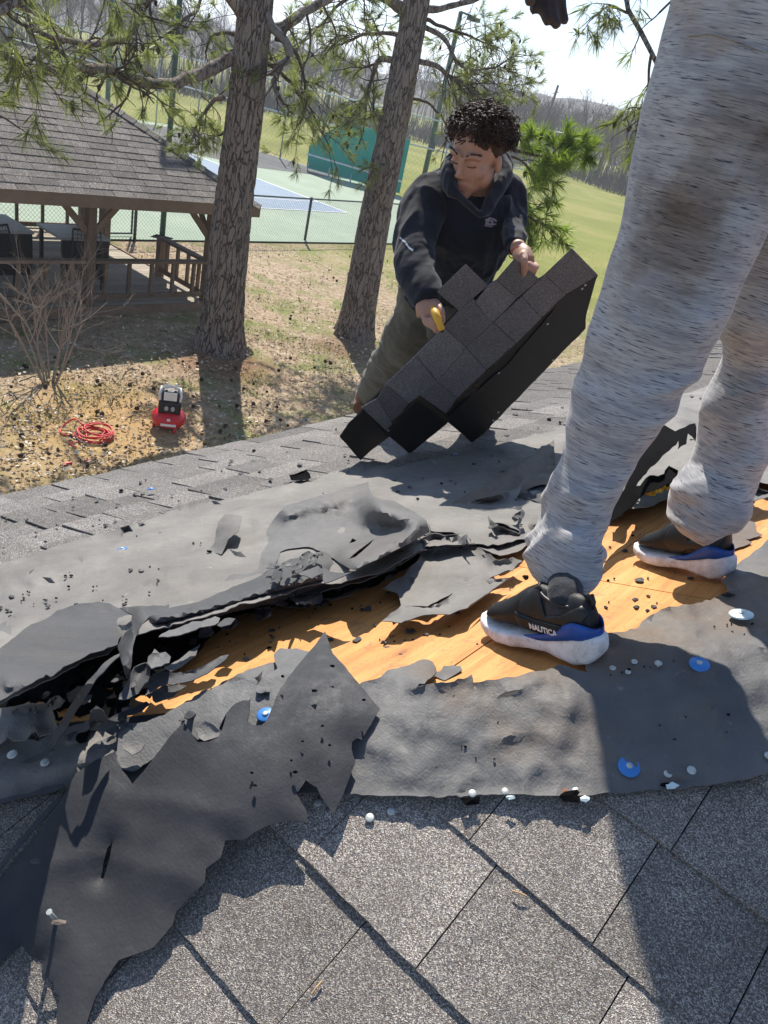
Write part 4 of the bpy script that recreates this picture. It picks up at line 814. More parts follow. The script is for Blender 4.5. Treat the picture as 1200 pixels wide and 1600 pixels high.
# plane A, far shingles down to the eave
ind = MB(); cand = []
for c in range(0, 9):
    vb = VE+.02-EXP*c
    x = float(hd@E1)/dAh*vb-.1
    while x < 9.2:
        w_ = random.choice((.13, .16, .19, .24)); g_ = random.choice((.001, .001, .011, .014)); cand.append((np.linalg.norm(PA(x+w_/2, vb)), x, x+w_-g_, vb)); x += w_
cand.sort(key=lambda q: q[0])
for i, (d, u0, u1, vb) in enumerate(cand):
    lam = random.choice((0, .003, .006)); near_ = i < 235
    tab('shingle', PA, u0, u1, vb-EXP-.03, vb, .0045, .0105+lam, M['shingle_far'], .0045+lam, house, 1, .002, None if near_ else ind)
stuff(ind.build('shingle_courses', M['shingle_far'], house))
slab('felt_base', [PA(*p) for p in clipA(-2.6, 9.2, .95, VE-.01)], nA, .0015, M['felt_dark'], .0035)
slab('felt_base', [HP(sE), HP(sTop), PB(-6, dBh*sTop), PB(-6, dBh*sE)], nB, .0015, M['felt_dark'], .0005)
slab('underlayment', [PA(*p) for p in clipA(2.15, 9.2, -2.3, 1.0)], nA, .0015, M['felt_light'], .006); slab('underlayment', [PA(*p) for p in clipA(-2.6, -.50, .50, 1.02)], nA, .0015, M['felt_light'], .006)
for k in range(30):                                                               # ridge caps of the hip beyond the felt, up the slope at the right
    s = 1.35+k*.15; c = HP(s, .016); V = [c-hd*.09+nA*.006+(nA+nB)*.002]; sa = np.cross(hd, nA); sa = sa if sa@dA > 0 else -sa; sb_ = np.cross(hd, nB); sb_ = sb_ if sb_@vB < 0 else -sb_
    P0, P1 = c-hd*.1, c+hd*.09; mesh('hip_cap', [P0, P0+sa*.13-nA*.004, P1+sa*.13-nA*.010, P1-nA*.006, P1+sb_*.13-nB*.010, P0+sb_*.13-nB*.004], [(0, 3, 2, 1), (0, 5, 4, 3)], M['shingle'], house)

# ------------------------------------------------------------------ underlayment that is still down (parts of the house)
def cpx(off, sc, pts): return [(off[0]+x/sc, off[1]+y/sc) for x, y in pts]
U0 = [(-90, 905), (0, 880), (120, 844), (330, 783), (450, 757), (520, 742), (560, 733), (640, 724), (700, 712), (800, 689), (870, 671), (940, 655), (1010, 641), (1060, 632), (1110, 625), (1260, 600),
      (1300, 760), (1200, 756), (1172, 748), (1178, 765), (1160, 780), (1115, 786), (1075, 770), (1020, 790), (960, 800), (930, 812), (830, 842), (770, 850), (740, 850), (700, 852), (655, 860), (600, 892), (540, 908), (480, 915), (420, 935), (360, 950), (330, 960), (270, 975), (235, 985), (200, 1000), (100, 1010), (0, 1020), (-90, 1030)]
felt('underlayment', U0, M['felt_light'], lift=.020, sp=10, step=7, jag=1.6, curl=.018, curlw=18, wr=.004, wrs=5, parent=house,
     ridges=[([(200, 985), (300, 965), (380, 945), (470, 915), (560, 893), (640, 862)], .045, 20), ([(0, 905), (330, 820), (560, 770)], .010, 14), ([(600, 735), (760, 700), (940, 665)], .012, 16), ([(960, 690), (1010, 655), (1060, 650)], .05, 22)])
F4 = [(120, 1190), (150, 1160), (205, 1142), (240, 1125), (290, 1097), (330, 1075), (365, 1058), (392, 1045), (430, 1035), (480, 1055), (560, 1070), (577, 1063), (600, 1052), (628, 1042), (660, 1030), (676, 1034), (682, 1050), (668, 1062), (655, 1068), (642, 1079), (690, 1066), (716, 1060), (737, 1053), (739, 1076), (746, 1079), (748, 1066), (775, 1062), (800, 1058), (830, 1049), (858, 1045), (872, 1038), (900, 1046), (918, 1050),
      (905, 1000), (912, 986), (958, 988), (985, 982), (1002, 972), (1040, 950), (1070, 944), (1110, 938), (1138, 925), (1128, 908), (1140, 893), (1180, 860), (1200, 842), (1290, 800),
      (1300, 1190), (1200, 1207), (1110, 1226), (1000, 1236), (900, 1243), (800, 1241), (700, 1243), (540, 1240), (380, 1240), (200, 1250), (130, 1230)]
felt('underlayment', F4, M['felt_hip'], lift=.019, sp=10, step=6, jag=1.8, curl=.004, curlw=10, wr=.0042, wrs=9, parent=house, holes=[cpx((560, 980), 3, [(645, 335), (690, 305), (775, 288), (740, 315), (700, 330)])],
     ridges=[([(600, 1150), (720, 1090), (900, 1080)], .004, 30), ([(640, 1210), (760, 1110)], .006, 22), ([(820, 1210), (900, 1110)], .006, 24), ([(1010, 1110), (1130, 1080), (1220, 1060)], .006, 20)])
F4b = [(1000, 1236), (940, 1240), (945, 1225), (1000, 1205), (1080, 1190), (1160, 1170), (1200, 1160), (1300, 1140), (1300, 1188), (1200, 1205), (1110, 1224)]
FL = [(-90, 1160), (0, 1150), (60, 1158), (110, 1135), (150, 1122), (205, 1130), (330, 1120), (340, 1180), (300, 1240), (180, 1250), (110, 1230), (60, 1238), (0, 1252), (-90, 1270)]
felt('underlayment', FL, M['felt_light'], lift=.010, sp=9, step=7, jag=1.4, curl=.004, wr=.003, parent=house, ridges=[([(0, 1215), (100, 1195), (160, 1180)], .016, 16)])
FL2 = cpx((0, 920), 3.333, [(-300, 1120), (0, 1095), (200, 1045), (330, 1015), (345, 1035), (320, 1042), (180, 1075), (0, 1118), (-300, 1150)]); felt('underlayment', FL2, M['felt_slate'], lift=.02, parent=house, wr=.002)

# ------------------------------------------------------------------ loose torn sheets: each one a thing
def piece(label, poly, mat, **kw):
    o = felt('torn_felt', poly, M[mat], **kw); return tag(o, label, 'roofing felt')
c4 = lambda p: cpx((560, 640), 3.53, p); c3 = lambda p: cpx((380, 700), 3.53, p); c2 = lambda p: cpx((0, 920), 3.333, p); c5 = lambda p: cpx((200, 960), 2.857, p); c6 = lambda p: cpx((0, 1100), 2, p)
piece('brown backed felt sheet folded over beside the near shoe, in front of the shingle bundle', c4([(500, 525), (600, 465), (700, 410), (780, 355), (850, 322), (950, 255), (1010, 200), (1080, 165), (1100, 420), (1010, 412), (930, 440), (872, 480), (890, 440), (915, 383), (870, 440), (720, 490), (600, 552)]), 'felt_brown', lift=.018, sp=7, curl=.01, ridges=[(c4([(700, 420), (900, 300), (1040, 190)]), .03, 16)])
piece('small dark felt flap tucked behind the trouser leg', c4([(868, 485), (930, 442), (1010, 408), (1060, 400), (1060, 520), (1000, 515), (930, 492)]), 'felt_dark', lift=.022, sp=7)
piece('pale ragged felt layer with a long crack left of the standing leg', c4([(385, 622), (480, 612), (520, 590), (605, 575), (560, 545), (500, 528), (620, 505), (760, 470), (872, 438), (915, 385), (868, 490), (930, 492), (1000, 512), (1060, 540), (960, 640), (975, 700), (900, 772), (850, 790), (780, 805), (700, 775), (645, 750), (640, 735), (560, 742), (420, 745), (395, 750), (362, 735), (330, 700), (400, 680), (470, 697), (545, 688), (520, 675), (400, 668), (392, 640)]), 'felt_light', lift=.014, sp=7, curl=.022, curlw=14, holes=[c4([(708, 576), (722, 600), (750, 624), (800, 628), (840, 650), (892, 672), (885, 686), (820, 662), (760, 640), (735, 622)])], jag=1.3)
piece('broad pale torn felt sheet lying on the plywood in front of the near shoe', c4([(128, 990), (215, 1010), (235, 1080), (180, 1120), (130, 1165), (235, 1175), (350, 1135), (500, 1130), (600, 1095), (720, 1010), (840, 925), (720, 932), (850, 888), (905, 835), (850, 812), (780, 832), (700, 790), (645, 752), (560, 748), (440, 760), (372, 765), (345, 770), (330, 830), (250, 920), (180, 950)]), 'felt_light', lift=.018, sp=7, curl=.014, curlw=16, jag=1.2, wr=.003,
      holes=[c4([(240, 1082), (380, 1085), (430, 1060), (520, 1010), (515, 1020), (440, 1070), (380, 1092)])])
piece('narrow curled felt strip running down beside the big roll to the plywood', c4([(645, 735), (600, 745), (440, 752), (372, 752), (350, 780), (325, 790), (230, 855), (120, 905), (0, 955), (-120, 985), (-210, 1010), (-330, 1020), (-400, 1035), (-300, 985), (-180, 960), (-60, 915), (60, 850), (180, 795), (300, 735), (390, 690), (420, 682), (480, 700), (545, 690), (600, 700)]), 'felt_light', lift=.03, sp=7, curl=.018, curlw=14)
LB = c3([(235, 318), (330, 288), (480, 250), (600, 215), (690, 185), (692, 215), (715, 262), (770, 285), (830, 290), (930, 345), (1010, 400), (1030, 465), (960, 500), (880, 545), (740, 615), (610, 672), (560, 650), (500, 610), (430, 570), (360, 545), (300, 550), (240, 558), (205, 572), (195, 610), (150, 668), (60, 720), (-60, 760), (-140, 770), (-70, 700), (40, 690), (85, 665), (100, 580), (140, 520), (130, 455), (170, 390)])
piece('large dark rolled up lobe of felt bulging in the middle of the roof', LB, 'felt_mid', lift=.024, sp=6, curl=0, jag=.5, wr=.002, wrs=9, holes=[c3([(582, 610), (640, 560), (724, 500), (700, 530), (620, 600), (568, 614)]), c3([(585, 525), (602, 498), (625, 508), (612, 518)])],
      ridges=[(c3([(240, 330), (480, 262), (685, 205)]), .036, 22), (c3([(760, 330), (960, 420), (900, 500), (720, 600), (620, 650)]), .085, 24)])
piece('long dark rolled fold of felt along the upper edge of the bare plywood', c3([(-520, 935), (-400, 880), (-250, 850), (-140, 800), (-60, 765), (40, 730), (100, 700), (190, 640), (260, 612), (340, 600), (440, 570), (480, 590), (500, 640), (560, 660), (610, 680), (590, 700), (500, 720), (400, 770), (340, 800), (200, 850), (60, 880), (-60, 905), (-250, 960), (-420, 1000), (-520, 1010)]), 'felt_slate', lift=.03, sp=6, wr=.003,
      ridges=[(c3([(-480, 940), (-300, 905), (-100, 850), (60, 800), (250, 740), (420, 690)]), .055, 17)], jag=.8)
piece('thin flake of felt on top of the dark roll, under its lobe', c3([(300, 690), (400, 655), (480, 680), (560, 690), (600, 685), (520, 720), (445, 745), (440, 690), (380, 720)]), 'felt_slate', lift=.095, sp=6, curl=.01)
piece('upright pale felt scrap curled above the smooth underlayment', [(351, 803), (378, 806), (372, 830), (356, 843), (346, 866), (333, 864), (318, 868), (335, 848), (337, 830), (341, 815)], 'felt_light', lift=.02, sp=5, tilt=((322, 866, .0)[:2] and ((322, 868), 0), ((365, 805), .05)), jag=.6)
piece('dull patch of second layer felt left of the rolled lobe', [(315, 820), (350, 805), (400, 790), (455, 782), (440, 800), (418, 830), (420, 850), (405, 890), (372, 905), (330, 915), (290, 925), (262, 942), (240, 938), (300, 900), (330, 870)], 'felt_mid', lift=.012, sp=8, curl=.006)
piece('small crumpled black scrap lying on the far shingles', [(452, 742), (478, 734), (486, 746), (468, 750), (455, 750)], 'felt_black_and_shade', lift=.03, sp=4, curl=.02, curlw=10); piece('little grey felt flake on the edge of the smooth underlayment', [(443, 754), (462, 752), (490, 757), (482, 762), (445, 766)], 'felt_slate', lift=.018, sp=5)
BF = c2([(-330, 400), (0, 310), (80, 250), (145, 197), (220, 165), (300, 110), (380, 85), (510, 65), (570, 75), (620, 102), (690, 135), (692, 190), (650, 230), (618, 262), (612, 290), (560, 305), (470, 335), (400, 375), (330, 405), (265, 458), (240, 445), (170, 490), (95, 530), (15, 575), (-330, 720)])
piece('big dark felt flap raised over a black hollow at the left edge', BF, 'felt_slate', lift=.03, sp=7, jag=1.0, wr=.003, tilt=(((110, 945), .0), ((90, 1075), .14)))
piece('second felt layer showing as a pale rim under the big left flap', c2([(-330, 500), (0, 400), (300, 300), (560, 250), (610, 300), (565, 340), (480, 362), (330, 432), (265, 470), (180, 510), (95, 552), (20, 590), (-330, 760)]), 'felt_light', lift=.01, sp=8, tilt=(((110, 950), .0), ((90, 1085), .105)))
piece('pointed triangular felt corner standing behind the big left flap', c2([(-330, 260), (0, 185), (60, 145), (122, 105), (146, 200), (90, 260), (0, 320), (-330, 420)]), 'felt_mid', lift=.02, sp=7, jag=.6)
piece('curled end of the left roll beside the hollow', c2([(620, 100), (690, 92), (800, 85), (880, 80), (905, 140), (850, 165), (820, 135), (760, 165), (720, 230), (690, 330), (680, 420), (660, 470), (640, 400), (625, 340), (612, 295), (650, 230), (690, 190), (690, 135)]), 'felt_slate', lift=.06, sp=6, ridges=[(c2([(660, 110), (700, 250), (660, 400)]), .03, 12)])
piece('square ended felt strip under the hollow, torn along its lower edge', c2([(-330, 660), (0, 620), (130, 605), (262, 600), (285, 690), (300, 722), (280, 750), (205, 770), (190, 738), (160, 752), (130, 790), (70, 790), (40, 770), (0, 808), (-330, 850)]), 'felt_light', lift=.02, sp=7, curl=.014, curlw=12)
piece('long upright blade of folded felt crossing the hollow', c2([(624, 336), (560, 372), (520, 410), (455, 480), (400, 560), (345, 640), (300, 720), (262, 790), (225, 850), (110, 905), (160, 905), (240, 870), (290, 815), (350, 725), (400, 630), (470, 520), (500, 470), (570, 395), (622, 350)]), 'felt_slate', lift=.05, sp=6, tilt=(((60, 1190), .0), ((180, 1030), .07)), jag=.7)
piece('leaf shaped felt scrap leaning beside the hollow', c2([(618, 575), (640, 530), (665, 480), (700, 410), (760, 385), (782, 410), (770, 480), (720, 545), (670, 572)]), 'felt_slate', lift=.05, sp=5, curl=.02); piece('crumpled frilly felt scrap above the leaf shaped one', c2([(768, 385), (775, 350), (805, 312), (830, 335), (862, 328), (888, 352), (880, 385), (840, 402), (790, 415)]), 'felt_mid', lift=.06, sp=5, curl=.02)
piece('long tapering felt tongue pointing over the orange plywood', c2([(755, 560), (775, 480), (800, 440), (860, 430), (960, 440), (1060, 400), (1150, 350), (1192, 342), (1160, 380), (1080, 440), (1000, 478), (900, 500), (850, 498), (790, 540)]), 'felt_slate', lift=.045, sp=5, jag=.7, curl=.01); piece('short felt scrap below the tapering tongue', c2([(790, 545), (850, 500), (950, 500), (975, 505), (900, 560), (810, 592), (795, 580)]), 'felt_slate', lift=.03, sp=5, curl=.012)
piece('flat grey felt sliver lying across the dark fold', c2([(825, 250), (880, 215), (1000, 170), (1075, 158), (1120, 143), (1146, 152), (1138, 175), (1100, 192), (960, 232), (900, 246)]), 'felt_mid', lift=.085, sp=5); piece('second sliver of felt beside the flat grey one', c2([(1130, 190), (1150, 170), (1195, 150), (1225, 155), (1200, 185), (1150, 198)]), 'felt_slate', lift=.07, sp=5)
piece('grey felt tatter hanging off the fold onto the plywood', c2([(855, 412), (930, 370), (990, 320), (1042, 288), (1020, 345), (980, 375), (925, 415), (890, 430)]), 'felt_mid', lift=.03, sp=5, curl=.01); piece('dark shredded felt strip at the lower left end of the plywood', c2([(565, 680), (620, 645), (700, 620), (760, 585), (782, 600), (740, 635), (660, 660), (600, 690)]), 'felt_dark', lift=.03, sp=5, curl=.02)
piece('standing dark felt corner left of the torn sheet', c2([(470, 640), (500, 608), (540, 640), (560, 680), (620, 690), (640, 672), (690, 715), (692, 735), (650, 790), (600, 770), (540, 740), (468, 732)]), 'felt_slate', lift=.03, sp=5, tilt=(((170, 1140), 0), ((160, 1105), .05)))
piece('dark tattered felt at the tip of the long fold', c3([(-40, 860), (60, 835), (130, 850), (200, 820), (330, 800), (430, 830), (470, 830), (510, 828), (580, 800), (640, 770), (560, 820), (500, 838), (420, 832), (400, 850), (350, 865), (330, 880), (240, 882), (180, 862), (80, 890)]), 'felt_slate', lift=.018, sp=5, curl=.018, curlw=10)
# the large loose sheet in the foreground
c5h = [c6([(352, 430), (345, 470), (325, 545), (314, 545), (322, 500), (336, 450)])]
FR = c5([(880, 75), (895, 120), (915, 175), (960, 222), (1010, 285), (1060, 345), (1125, 420), (1085, 490), (1045, 560), (1020, 552), (1000, 570), (998, 600), (1005, 630)])+[(556, 1190), (537, 1240), (521, 1272), (508, 1254), (495, 1230), (478, 1219), (463, 1240), (480, 1270), (479, 1285), (450, 1283), (421, 1289), (398, 1300), (385, 1311), (352, 1313), (345, 1340), (322, 1357), (320, 1378), (298, 1400), (275, 1425), (270, 1445), (240, 1480), (220, 1488), (186, 1500), (165, 1530), (148, 1560), (138, 1590), (128, 1640), (90, 1660), (88, 1600), (92, 1560), (82, 1532), (66, 1520), (66, 1500), (44, 1492), (34, 1474), (15, 1490), (0, 1506), (-70, 1530), (-70, 1420), (0, 1370), (25, 1340), (60, 1300), (98, 1245), (118, 1208), (150, 1187), (180, 1174), (184, 1190), (207, 1225)]+c5([(70, 700), (130, 620), (200, 530), (250, 482), (290, 540), (312, 570), (360, 568), (400, 550), (425, 500), (440, 440), (475, 400), (520, 382), (545, 385), (542, 440), (532, 480), (560, 492), (595, 494), (620, 470), (650, 400), (680, 330), (740, 250), (805, 170), (840, 130)])
# right flap of it lies over a backing sheet
piece('large dark loose felt sheet with a sharp pointed corner, in the foreground', FR, 'felt_dark', lift=.048, sp=11, step=6, jag=.55, wr=.0022, wrs=4, holes=c5h, curl=-.010, curlw=60, k=.06, tilt=(((330, 1240), 0), ((190, 1480), -.024)),
      ridges=[([(110, 1240), (60, 1400)], .010, 60), ([(300, 1170), (430, 1200), (500, 1130)], .008, 70)], thick=.0016)
piece('narrow dark felt offcut showing behind the right edge of the big loose sheet', c5([(1000, 640), (1030, 680), (1000, 740), (960, 800), (920, 860), (880, 870), (940, 760)]), 'felt_slate', lift=.02, sp=7, jag=.6)
piece('torn grey felt patch with a rounded top between the plywood and the loose sheet', c5([(650, 180), (680, 150), (750, 150), (830, 170), (860, 200), (740, 300), (640, 420), (600, 500), (530, 500), (545, 400), (560, 330), (620, 270), (668, 240), (655, 210)]), 'felt_mid', lift=.034, sp=7, k=.05)
piece('ragged grey felt band beside the plywood at the lower left', c5([(-30, 500), (80, 480), (160, 450), (260, 385), (330, 340), (440, 300), (560, 280), (580, 300), (545, 380), (470, 405), (440, 440), (400, 540), (310, 560), (250, 520), (120, 640), (20, 700), (-60, 680)]), 'felt_mid', lift=.034, sp=7, curl=.01, k=.05)
piece('wrinkled pale foil backed scrap left of the big loose sheet', c5([(0, 570), (50, 555), (75, 580), (60, 605), (20, 628), (-20, 600), (-30, 580)]), 'felt_light', lift=.05, sp=4, curl=.02); 
piece('wrinkled silver scrap caught in the notch of the big loose sheet', c5([(302, 510), (340, 475), (370, 485), (415, 520), (405, 545), (375, 555), (340, 565), (315, 550)]), 'felt_light', lift=.045, sp=4, curl=.02, curlw=8)
piece('curved felt offcut edge at the far lower left over the old shingles', c6([(150, 320), (175, 295), (198, 275), (185, 305), (165, 330), (100, 400), (40, 470), (0, 520), (-60, 590), (-60, 570), (20, 470), (80, 400)]), 'felt_slate', lift=.02, sp=7, jag=.5)
piece('black sheet painting deep shade and flap undersides in the left hollow', c2([(-330, 560), (0, 480), (560, 290), (700, 170), (830, 120), (900, 150), (1150, 130), (1190, 190), (1100, 240), (1055, 300), (1020, 345), (930, 425), (855, 440), (800, 520), (770, 590), (690, 650), (560, 690), (470, 745), (460, 790), (250, 860), (100, 860), (-330, 900)]), 'felt_black_and_shade', lift=.006, sp=8, wr=.008, wrs=14)  # deep shade and flap undersides, put in as a near-black sheet
piece('black strip painting the shade under the long fold', c3([(-330, 960), (-200, 900), (200, 830), (400, 760), (640, 690), (800, 640), (960, 570), (978, 590), (900, 660), (800, 710), (760, 740), (700, 765), (640, 775), (580, 795), (500, 825), (420, 830), (330, 862), (200, 872), (60, 905), (-80, 935), (-200, 985), (-330, 1000)]), 'felt_black_and_shade', lift=.006, sp=7, wr=.006, wrs=14)  # dark band of the fold's cast shade, laid down as a black strip
# torn stack behind the walking leg
c7 = lambda p: cpx((900, 640), 4, p)
piece('felt sheet bent up between the two trouser legs, its shaded face painted black', c7([(460, 70), (560, 100), (620, 135), (680, 110), (745, 85), (760, 300), (700, 420), (560, 470), (430, 520), (300, 640), (170, 740), (120, 780), (160, 700), (300, 500), (380, 300), (430, 120)]), 'felt_black_and_shade', lift=.08, sp=6, tilt=(((960, 820), 0), ((1050, 665), .12)))  # bent-up felt; the shade on its near face is put into the black colour
piece('pale split felt shard standing between the two trouser legs', c7([(378, 475), (440, 400), (540, 290), (640, 195), (635, 250), (690, 215), (700, 150), (730, 165), (760, 260), (745, 320), (650, 400), (632, 412), (640, 380), (600, 360), (580, 350), (555, 380), (550, 400), (510, 415), (460, 410), (400, 475)]), 'felt_light', lift=.15, sp=5, jag=1.0, tilt=(((995, 760), 0), ((1060, 680), .05)))
M['yellow_foam'] = simple('yellow_insulation', (.42, .36, .05), .9, .1, 60, .6, 120, .8)
tag(felt('insulation_scrap', c7([(430, 500), (445, 460), (480, 425), (540, 440), (620, 420), (628, 465), (560, 485), (490, 505)]), M['yellow_foam'], lift=.12, sp=5, wr=.006, wrs=40, thick=.012), 'yellow insulation scrap under the pale split shard', 'insulation')
piece('curled grey felt edge right of the far shoe', c7([(1060, 560), (1080, 500), (1085, 440), (1130, 480), (1190, 510), (1300, 505), (1300, 530), (1200, 545), (1120, 570)]), 'felt_mid', lift=.03, sp=5, curl=.03, curlw=12)
piece('thin brown paper layer on the plywood right of the far shoe', c7([(940, 890), (945, 760), (1000, 690), (1060, 690), (1120, 705), (1125, 760), (1165, 780), (1110, 800), (1060, 810), (1100, 830), (1020, 860)]), 'felt_brown', lift=.003, sp=7, jag=.8)
piece('small grey felt flake on the plywood near the torn edge', cpx((560, 980), 3, [(352, 225), (385, 205), (400, 180), (440, 178), (480, 182), (486, 200), (430, 235), (405, 250)]), 'felt_mid', lift=.006, sp=5)

def tatter(px, py, s, mat, lift):
    n = random.randint(6, 10); a0 = random.uniform(0, 6); el_ = random.uniform(.25, .7); th1 = random.uniform(-.9, .1); poly = []
    for k in range(n): r = s*random.uniform(.45, 1.15); a = a0+k*6.283/n; x, y = r*math.cos(a), r*math.sin(a)*el_; poly.append((px+x*math.cos(th1)-y*math.sin(th1), py+x*math.sin(th1)+y*math.cos(th1)))
    o = felt('torn_felt', poly, M[mat], lift=lift, sp=4, step=3, jag=.7, wr=.004, wrs=18, tilt=((poly[0], 0), (poly[n//2], random.uniform(.0, .035)))); tag(o, 'curled dark felt tatter caught along the torn edges round the bare plywood', 'roofing felt', 'felt tatters along the torn edges')
for (x0, y0), (x1, y1), n_, ll in (((0, 1110), (240, 1060), 9, .03), ((40, 1180), (200, 1120), 8, .03), ((250, 1005), (480, 940), 9, .02), ((480, 935), (660, 860), 9, .02), ((400, 900), (560, 860), 8, .07), ((600, 880), (830, 800), 9, .03), ((200, 1150), (430, 1070), 4, .025), ((930, 800), (1090, 720), 8, .05)):
    for _ in range(n_): t = random.random(); tatter(x0+(x1-x0)*t+random.gauss(0, 8), y0+(y1-y0)*t+random.gauss(0, 8), random.uniform(7, 24), random.choice(('felt_slate', 'felt_dark', 'felt_mid', 'felt_slate')), ll*random.uniform(.7, 1.5))

# ------------------------------------------------------------------ small debris
chip_mat = ['felt_dark', 'felt_slate', 'felt_black_and_shade', 'felt_mid']; 
def scrap(px, py, s, mat, label, group, lift=.012, name='felt_scrap'):
    n = random.randint(5, 8); a0 = random.uniform(0, 6); poly = [(px+s*random.uniform(.5, 1.1)*math.cos(a0+k*6.283/n), py+s*.45*random.uniform(.5, 1.1)*math.sin(a0+k*6.283/n)) for k in range(n)]
    b, r, c, nr = roof(poly, k=.06); V = b-r*((lift+.004*rng.random(n))/c)[:, None]; V2 = V-nr*.0016; cen = V.mean(0)+nr[0]*.002
    o = mesh(name, list(V)+list(V2)+[cen], [(i, (i+1) % n, 2*n) for i in range(n)][::1]+[(i, i+n, (i+1) % n+n, (i+1) % n) for i in range(n)], M[mat]); return tag(o, label, 'felt scrap', group)
PLY = [(215, 1128), (300, 1010), (400, 962), (600, 905), (620, 950), (700, 965), (800, 900), (900, 850), (960, 830), (1060, 800), (1100, 830), (1080, 930), (1000, 965), (920, 985), (900, 1035), (760, 1050), (600, 1045), (540, 1060), (430, 1010), (330, 1060)]
Pn = np.array(PLY, float)
def inside(poly, n, mind=0):
    a = np.array(poly, float); o = []
    while len(o) < n:
        q = np.array([[random.uniform(a[:, 0].min(), a[:, 0].max()), random.uniform(a[:, 1].min(), a[:, 1].max())]])
        if inpoly(q, poly)[0]: o.append(tuple(q[0]))
    return o
for x, y in inside(PLY, 120): scrap(x, y, random.choice((1.5, 2, 2, 3, 4, 6)), random.choice(chip_mat), 'small black felt crumb lying on the bare orange plywood', 'felt crumbs on the plywood', .003)
for x, y in ((575, 950), (560, 998), (468, 838), (640, 985), (600, 1003), (556, 1000), (1000, 905)): scrap(x, y, random.uniform(7, 10), 'felt_slate', 'finger sized grey felt flake lying on the bare orange plywood', 'felt flakes on the plywood', .004)
SM = [(0, 900), (330, 800), (560, 755), (760, 700), (930, 665), (1000, 650), (850, 745), (760, 790), (640, 780), (560, 760), (420, 790), (330, 870), (200, 950), (0, 960)]
for x, y in inside(SM, 95): scrap(x, y, random.choice((1.5, 2, 3, 4, 5)), random.choice(chip_mat), 'small dark felt crumb lying on the smooth pale underlayment', 'felt crumbs on the underlayment', .027)
FAR = [(0, 800), (540, 665), (640, 700), (560, 735), (300, 780), (0, 870)]
for x, y in inside(FAR, 40)+inside([(760, 660), (940, 600), (1000, 570), (1110, 545), (1110, 620), (940, 645), (760, 690)], 30): scrap(x, y, random.choice((2, 3, 4, 5)), random.choice(chip_mat), 'small dark scrap lying on the far shingles', 'scraps on the far shingles', .022)
for x, y in inside([(570, 1090), (900, 1080), (1200, 1000), (1200, 1150), (900, 1200), (570, 1200)], 30)+inside([(930, 1010), (1180, 960), (1180, 1040), (940, 1060)], 26): scrap(x, y, random.choice((1.5, 2, 3, 4)), random.choice(chip_mat), 'small dark crumb lying on the underlayment over the hip', 'crumbs on the hip underlayment', .026)
M['plastic_blue'] = simple('blue_plastic', (.035, .20, .55), .38, .5, 30, .15); M['nail'] = simple('galvanised_nail_head', (.55, .58, .55), .5, .5, 200, .35, Metallic=.35); M['rust'] = simple('rusty_washer', (.25, .13, .08), .8, .3, 200, .4); M['clear'] = simple('torn_clear_plastic', (.60, .72, .72), .3, .6, 90, .3); M['hole'] = M['felt_black_and_shade']
def frame(px, py, lift):
    b, r, c, n = roof([(px, py)], k=.06); p = (b-r*(lift/c)[:, None])[0]; n = n[0]; a = np.cross(n, [0, 0, 1]); a /= np.linalg.norm(a); return p, n, a, np.cross(n, a)
def disc(mb, p, n, a, b, prof, k=22):
    V = []; 
    for h, r in prof: V += [p+n*h+a*r*math.cos(2*math.pi*i/k)+b*r*math.sin(2*math.pi*i/k) for i in range(k)]
    m = len(prof); mb.add(V, [(j*k+i, j*k+(i+1) % k, (j+1)*k+(i+1) % k, (j+1)*k+i) for j in range(m-1) for i in range(k)]+[tuple((m-1)*k+i for i in range(k))]); return mb
def capnail(px, py, R0, label, lift=.0255, tip=.0, mat='plastic_blue'):
    p, n, a, b = frame(px, py, lift); n = n+a*tip; n /= np.linalg.norm(n); r_ = thing('cap_nail', label, 'cap nail', p)
    disc(MB(), p, n, a, b, [(-.001, R0), (.001, R0*1.0), (.0022, R0*.9), (.0016, R0*.5), (.0026, R0*.4), (.0028, R0*.05)]).build('cap', M[mat], r_, True); disc(MB(), p+n*.0026, n, a, b, [(0, .004), (.0012, .0042), (.0018, .003), (.002, .0005)], 14).build('nail_head', M['nail'], r_, True)
capnail(983, 1198, .0150, 'large blue plastic cap nail in the dark felt near its lower edge'); capnail(1093, 1038, .0150, 'blue plastic cap nail half lifted behind the near shoe', .034, .25); capnail(415, 1117, .013, 'blue cap nail peeping out of the notch in the big loose sheet', .045)
for (x, y), lb_ in zip(((105, 858-0), (191, 858), (236, 764), (713, 714-4), (765, 778-8)), ('left', 'mid', 'far shingle', 'behind bundle', 'smooth')): 
    if lb_ in ('mid', 'far shingle', 'behind bundle'): capnail(x, y, .012, {'mid': 'small blue cap lying flat on the pale underlayment at the left', 'far shingle': 'tiny blue cap lying on the far shingles', 'behind bundle': 'tiny blue cap on the underlayment in the shade of the shingle bundle'}[lb_], .034)
capnail(1158, 960, .019, 'translucent torn plastic cap lying beside the far shoe', .033, .1, 'clear')
nn0 = {}
def nail(px, py, label, r=.0055, lift=.0235, up=.002, mat='nail', mark=True):
    p, n, a, b = frame(px, py, lift); r_ = thing('roofing_nail', label, 'nail', p)
    disc(MB(), p+n*up, n+a*random.uniform(-.2, .2), a, b, [(0, r), (.0012, r*1.02), (.002, r*.8), (.0022, r*.1)], 18).build('nail_head', M[mat], r_, True); MB().tube([p+n*up, p-n*.004], .0014, 6).build('shank', M['nail'], r_)
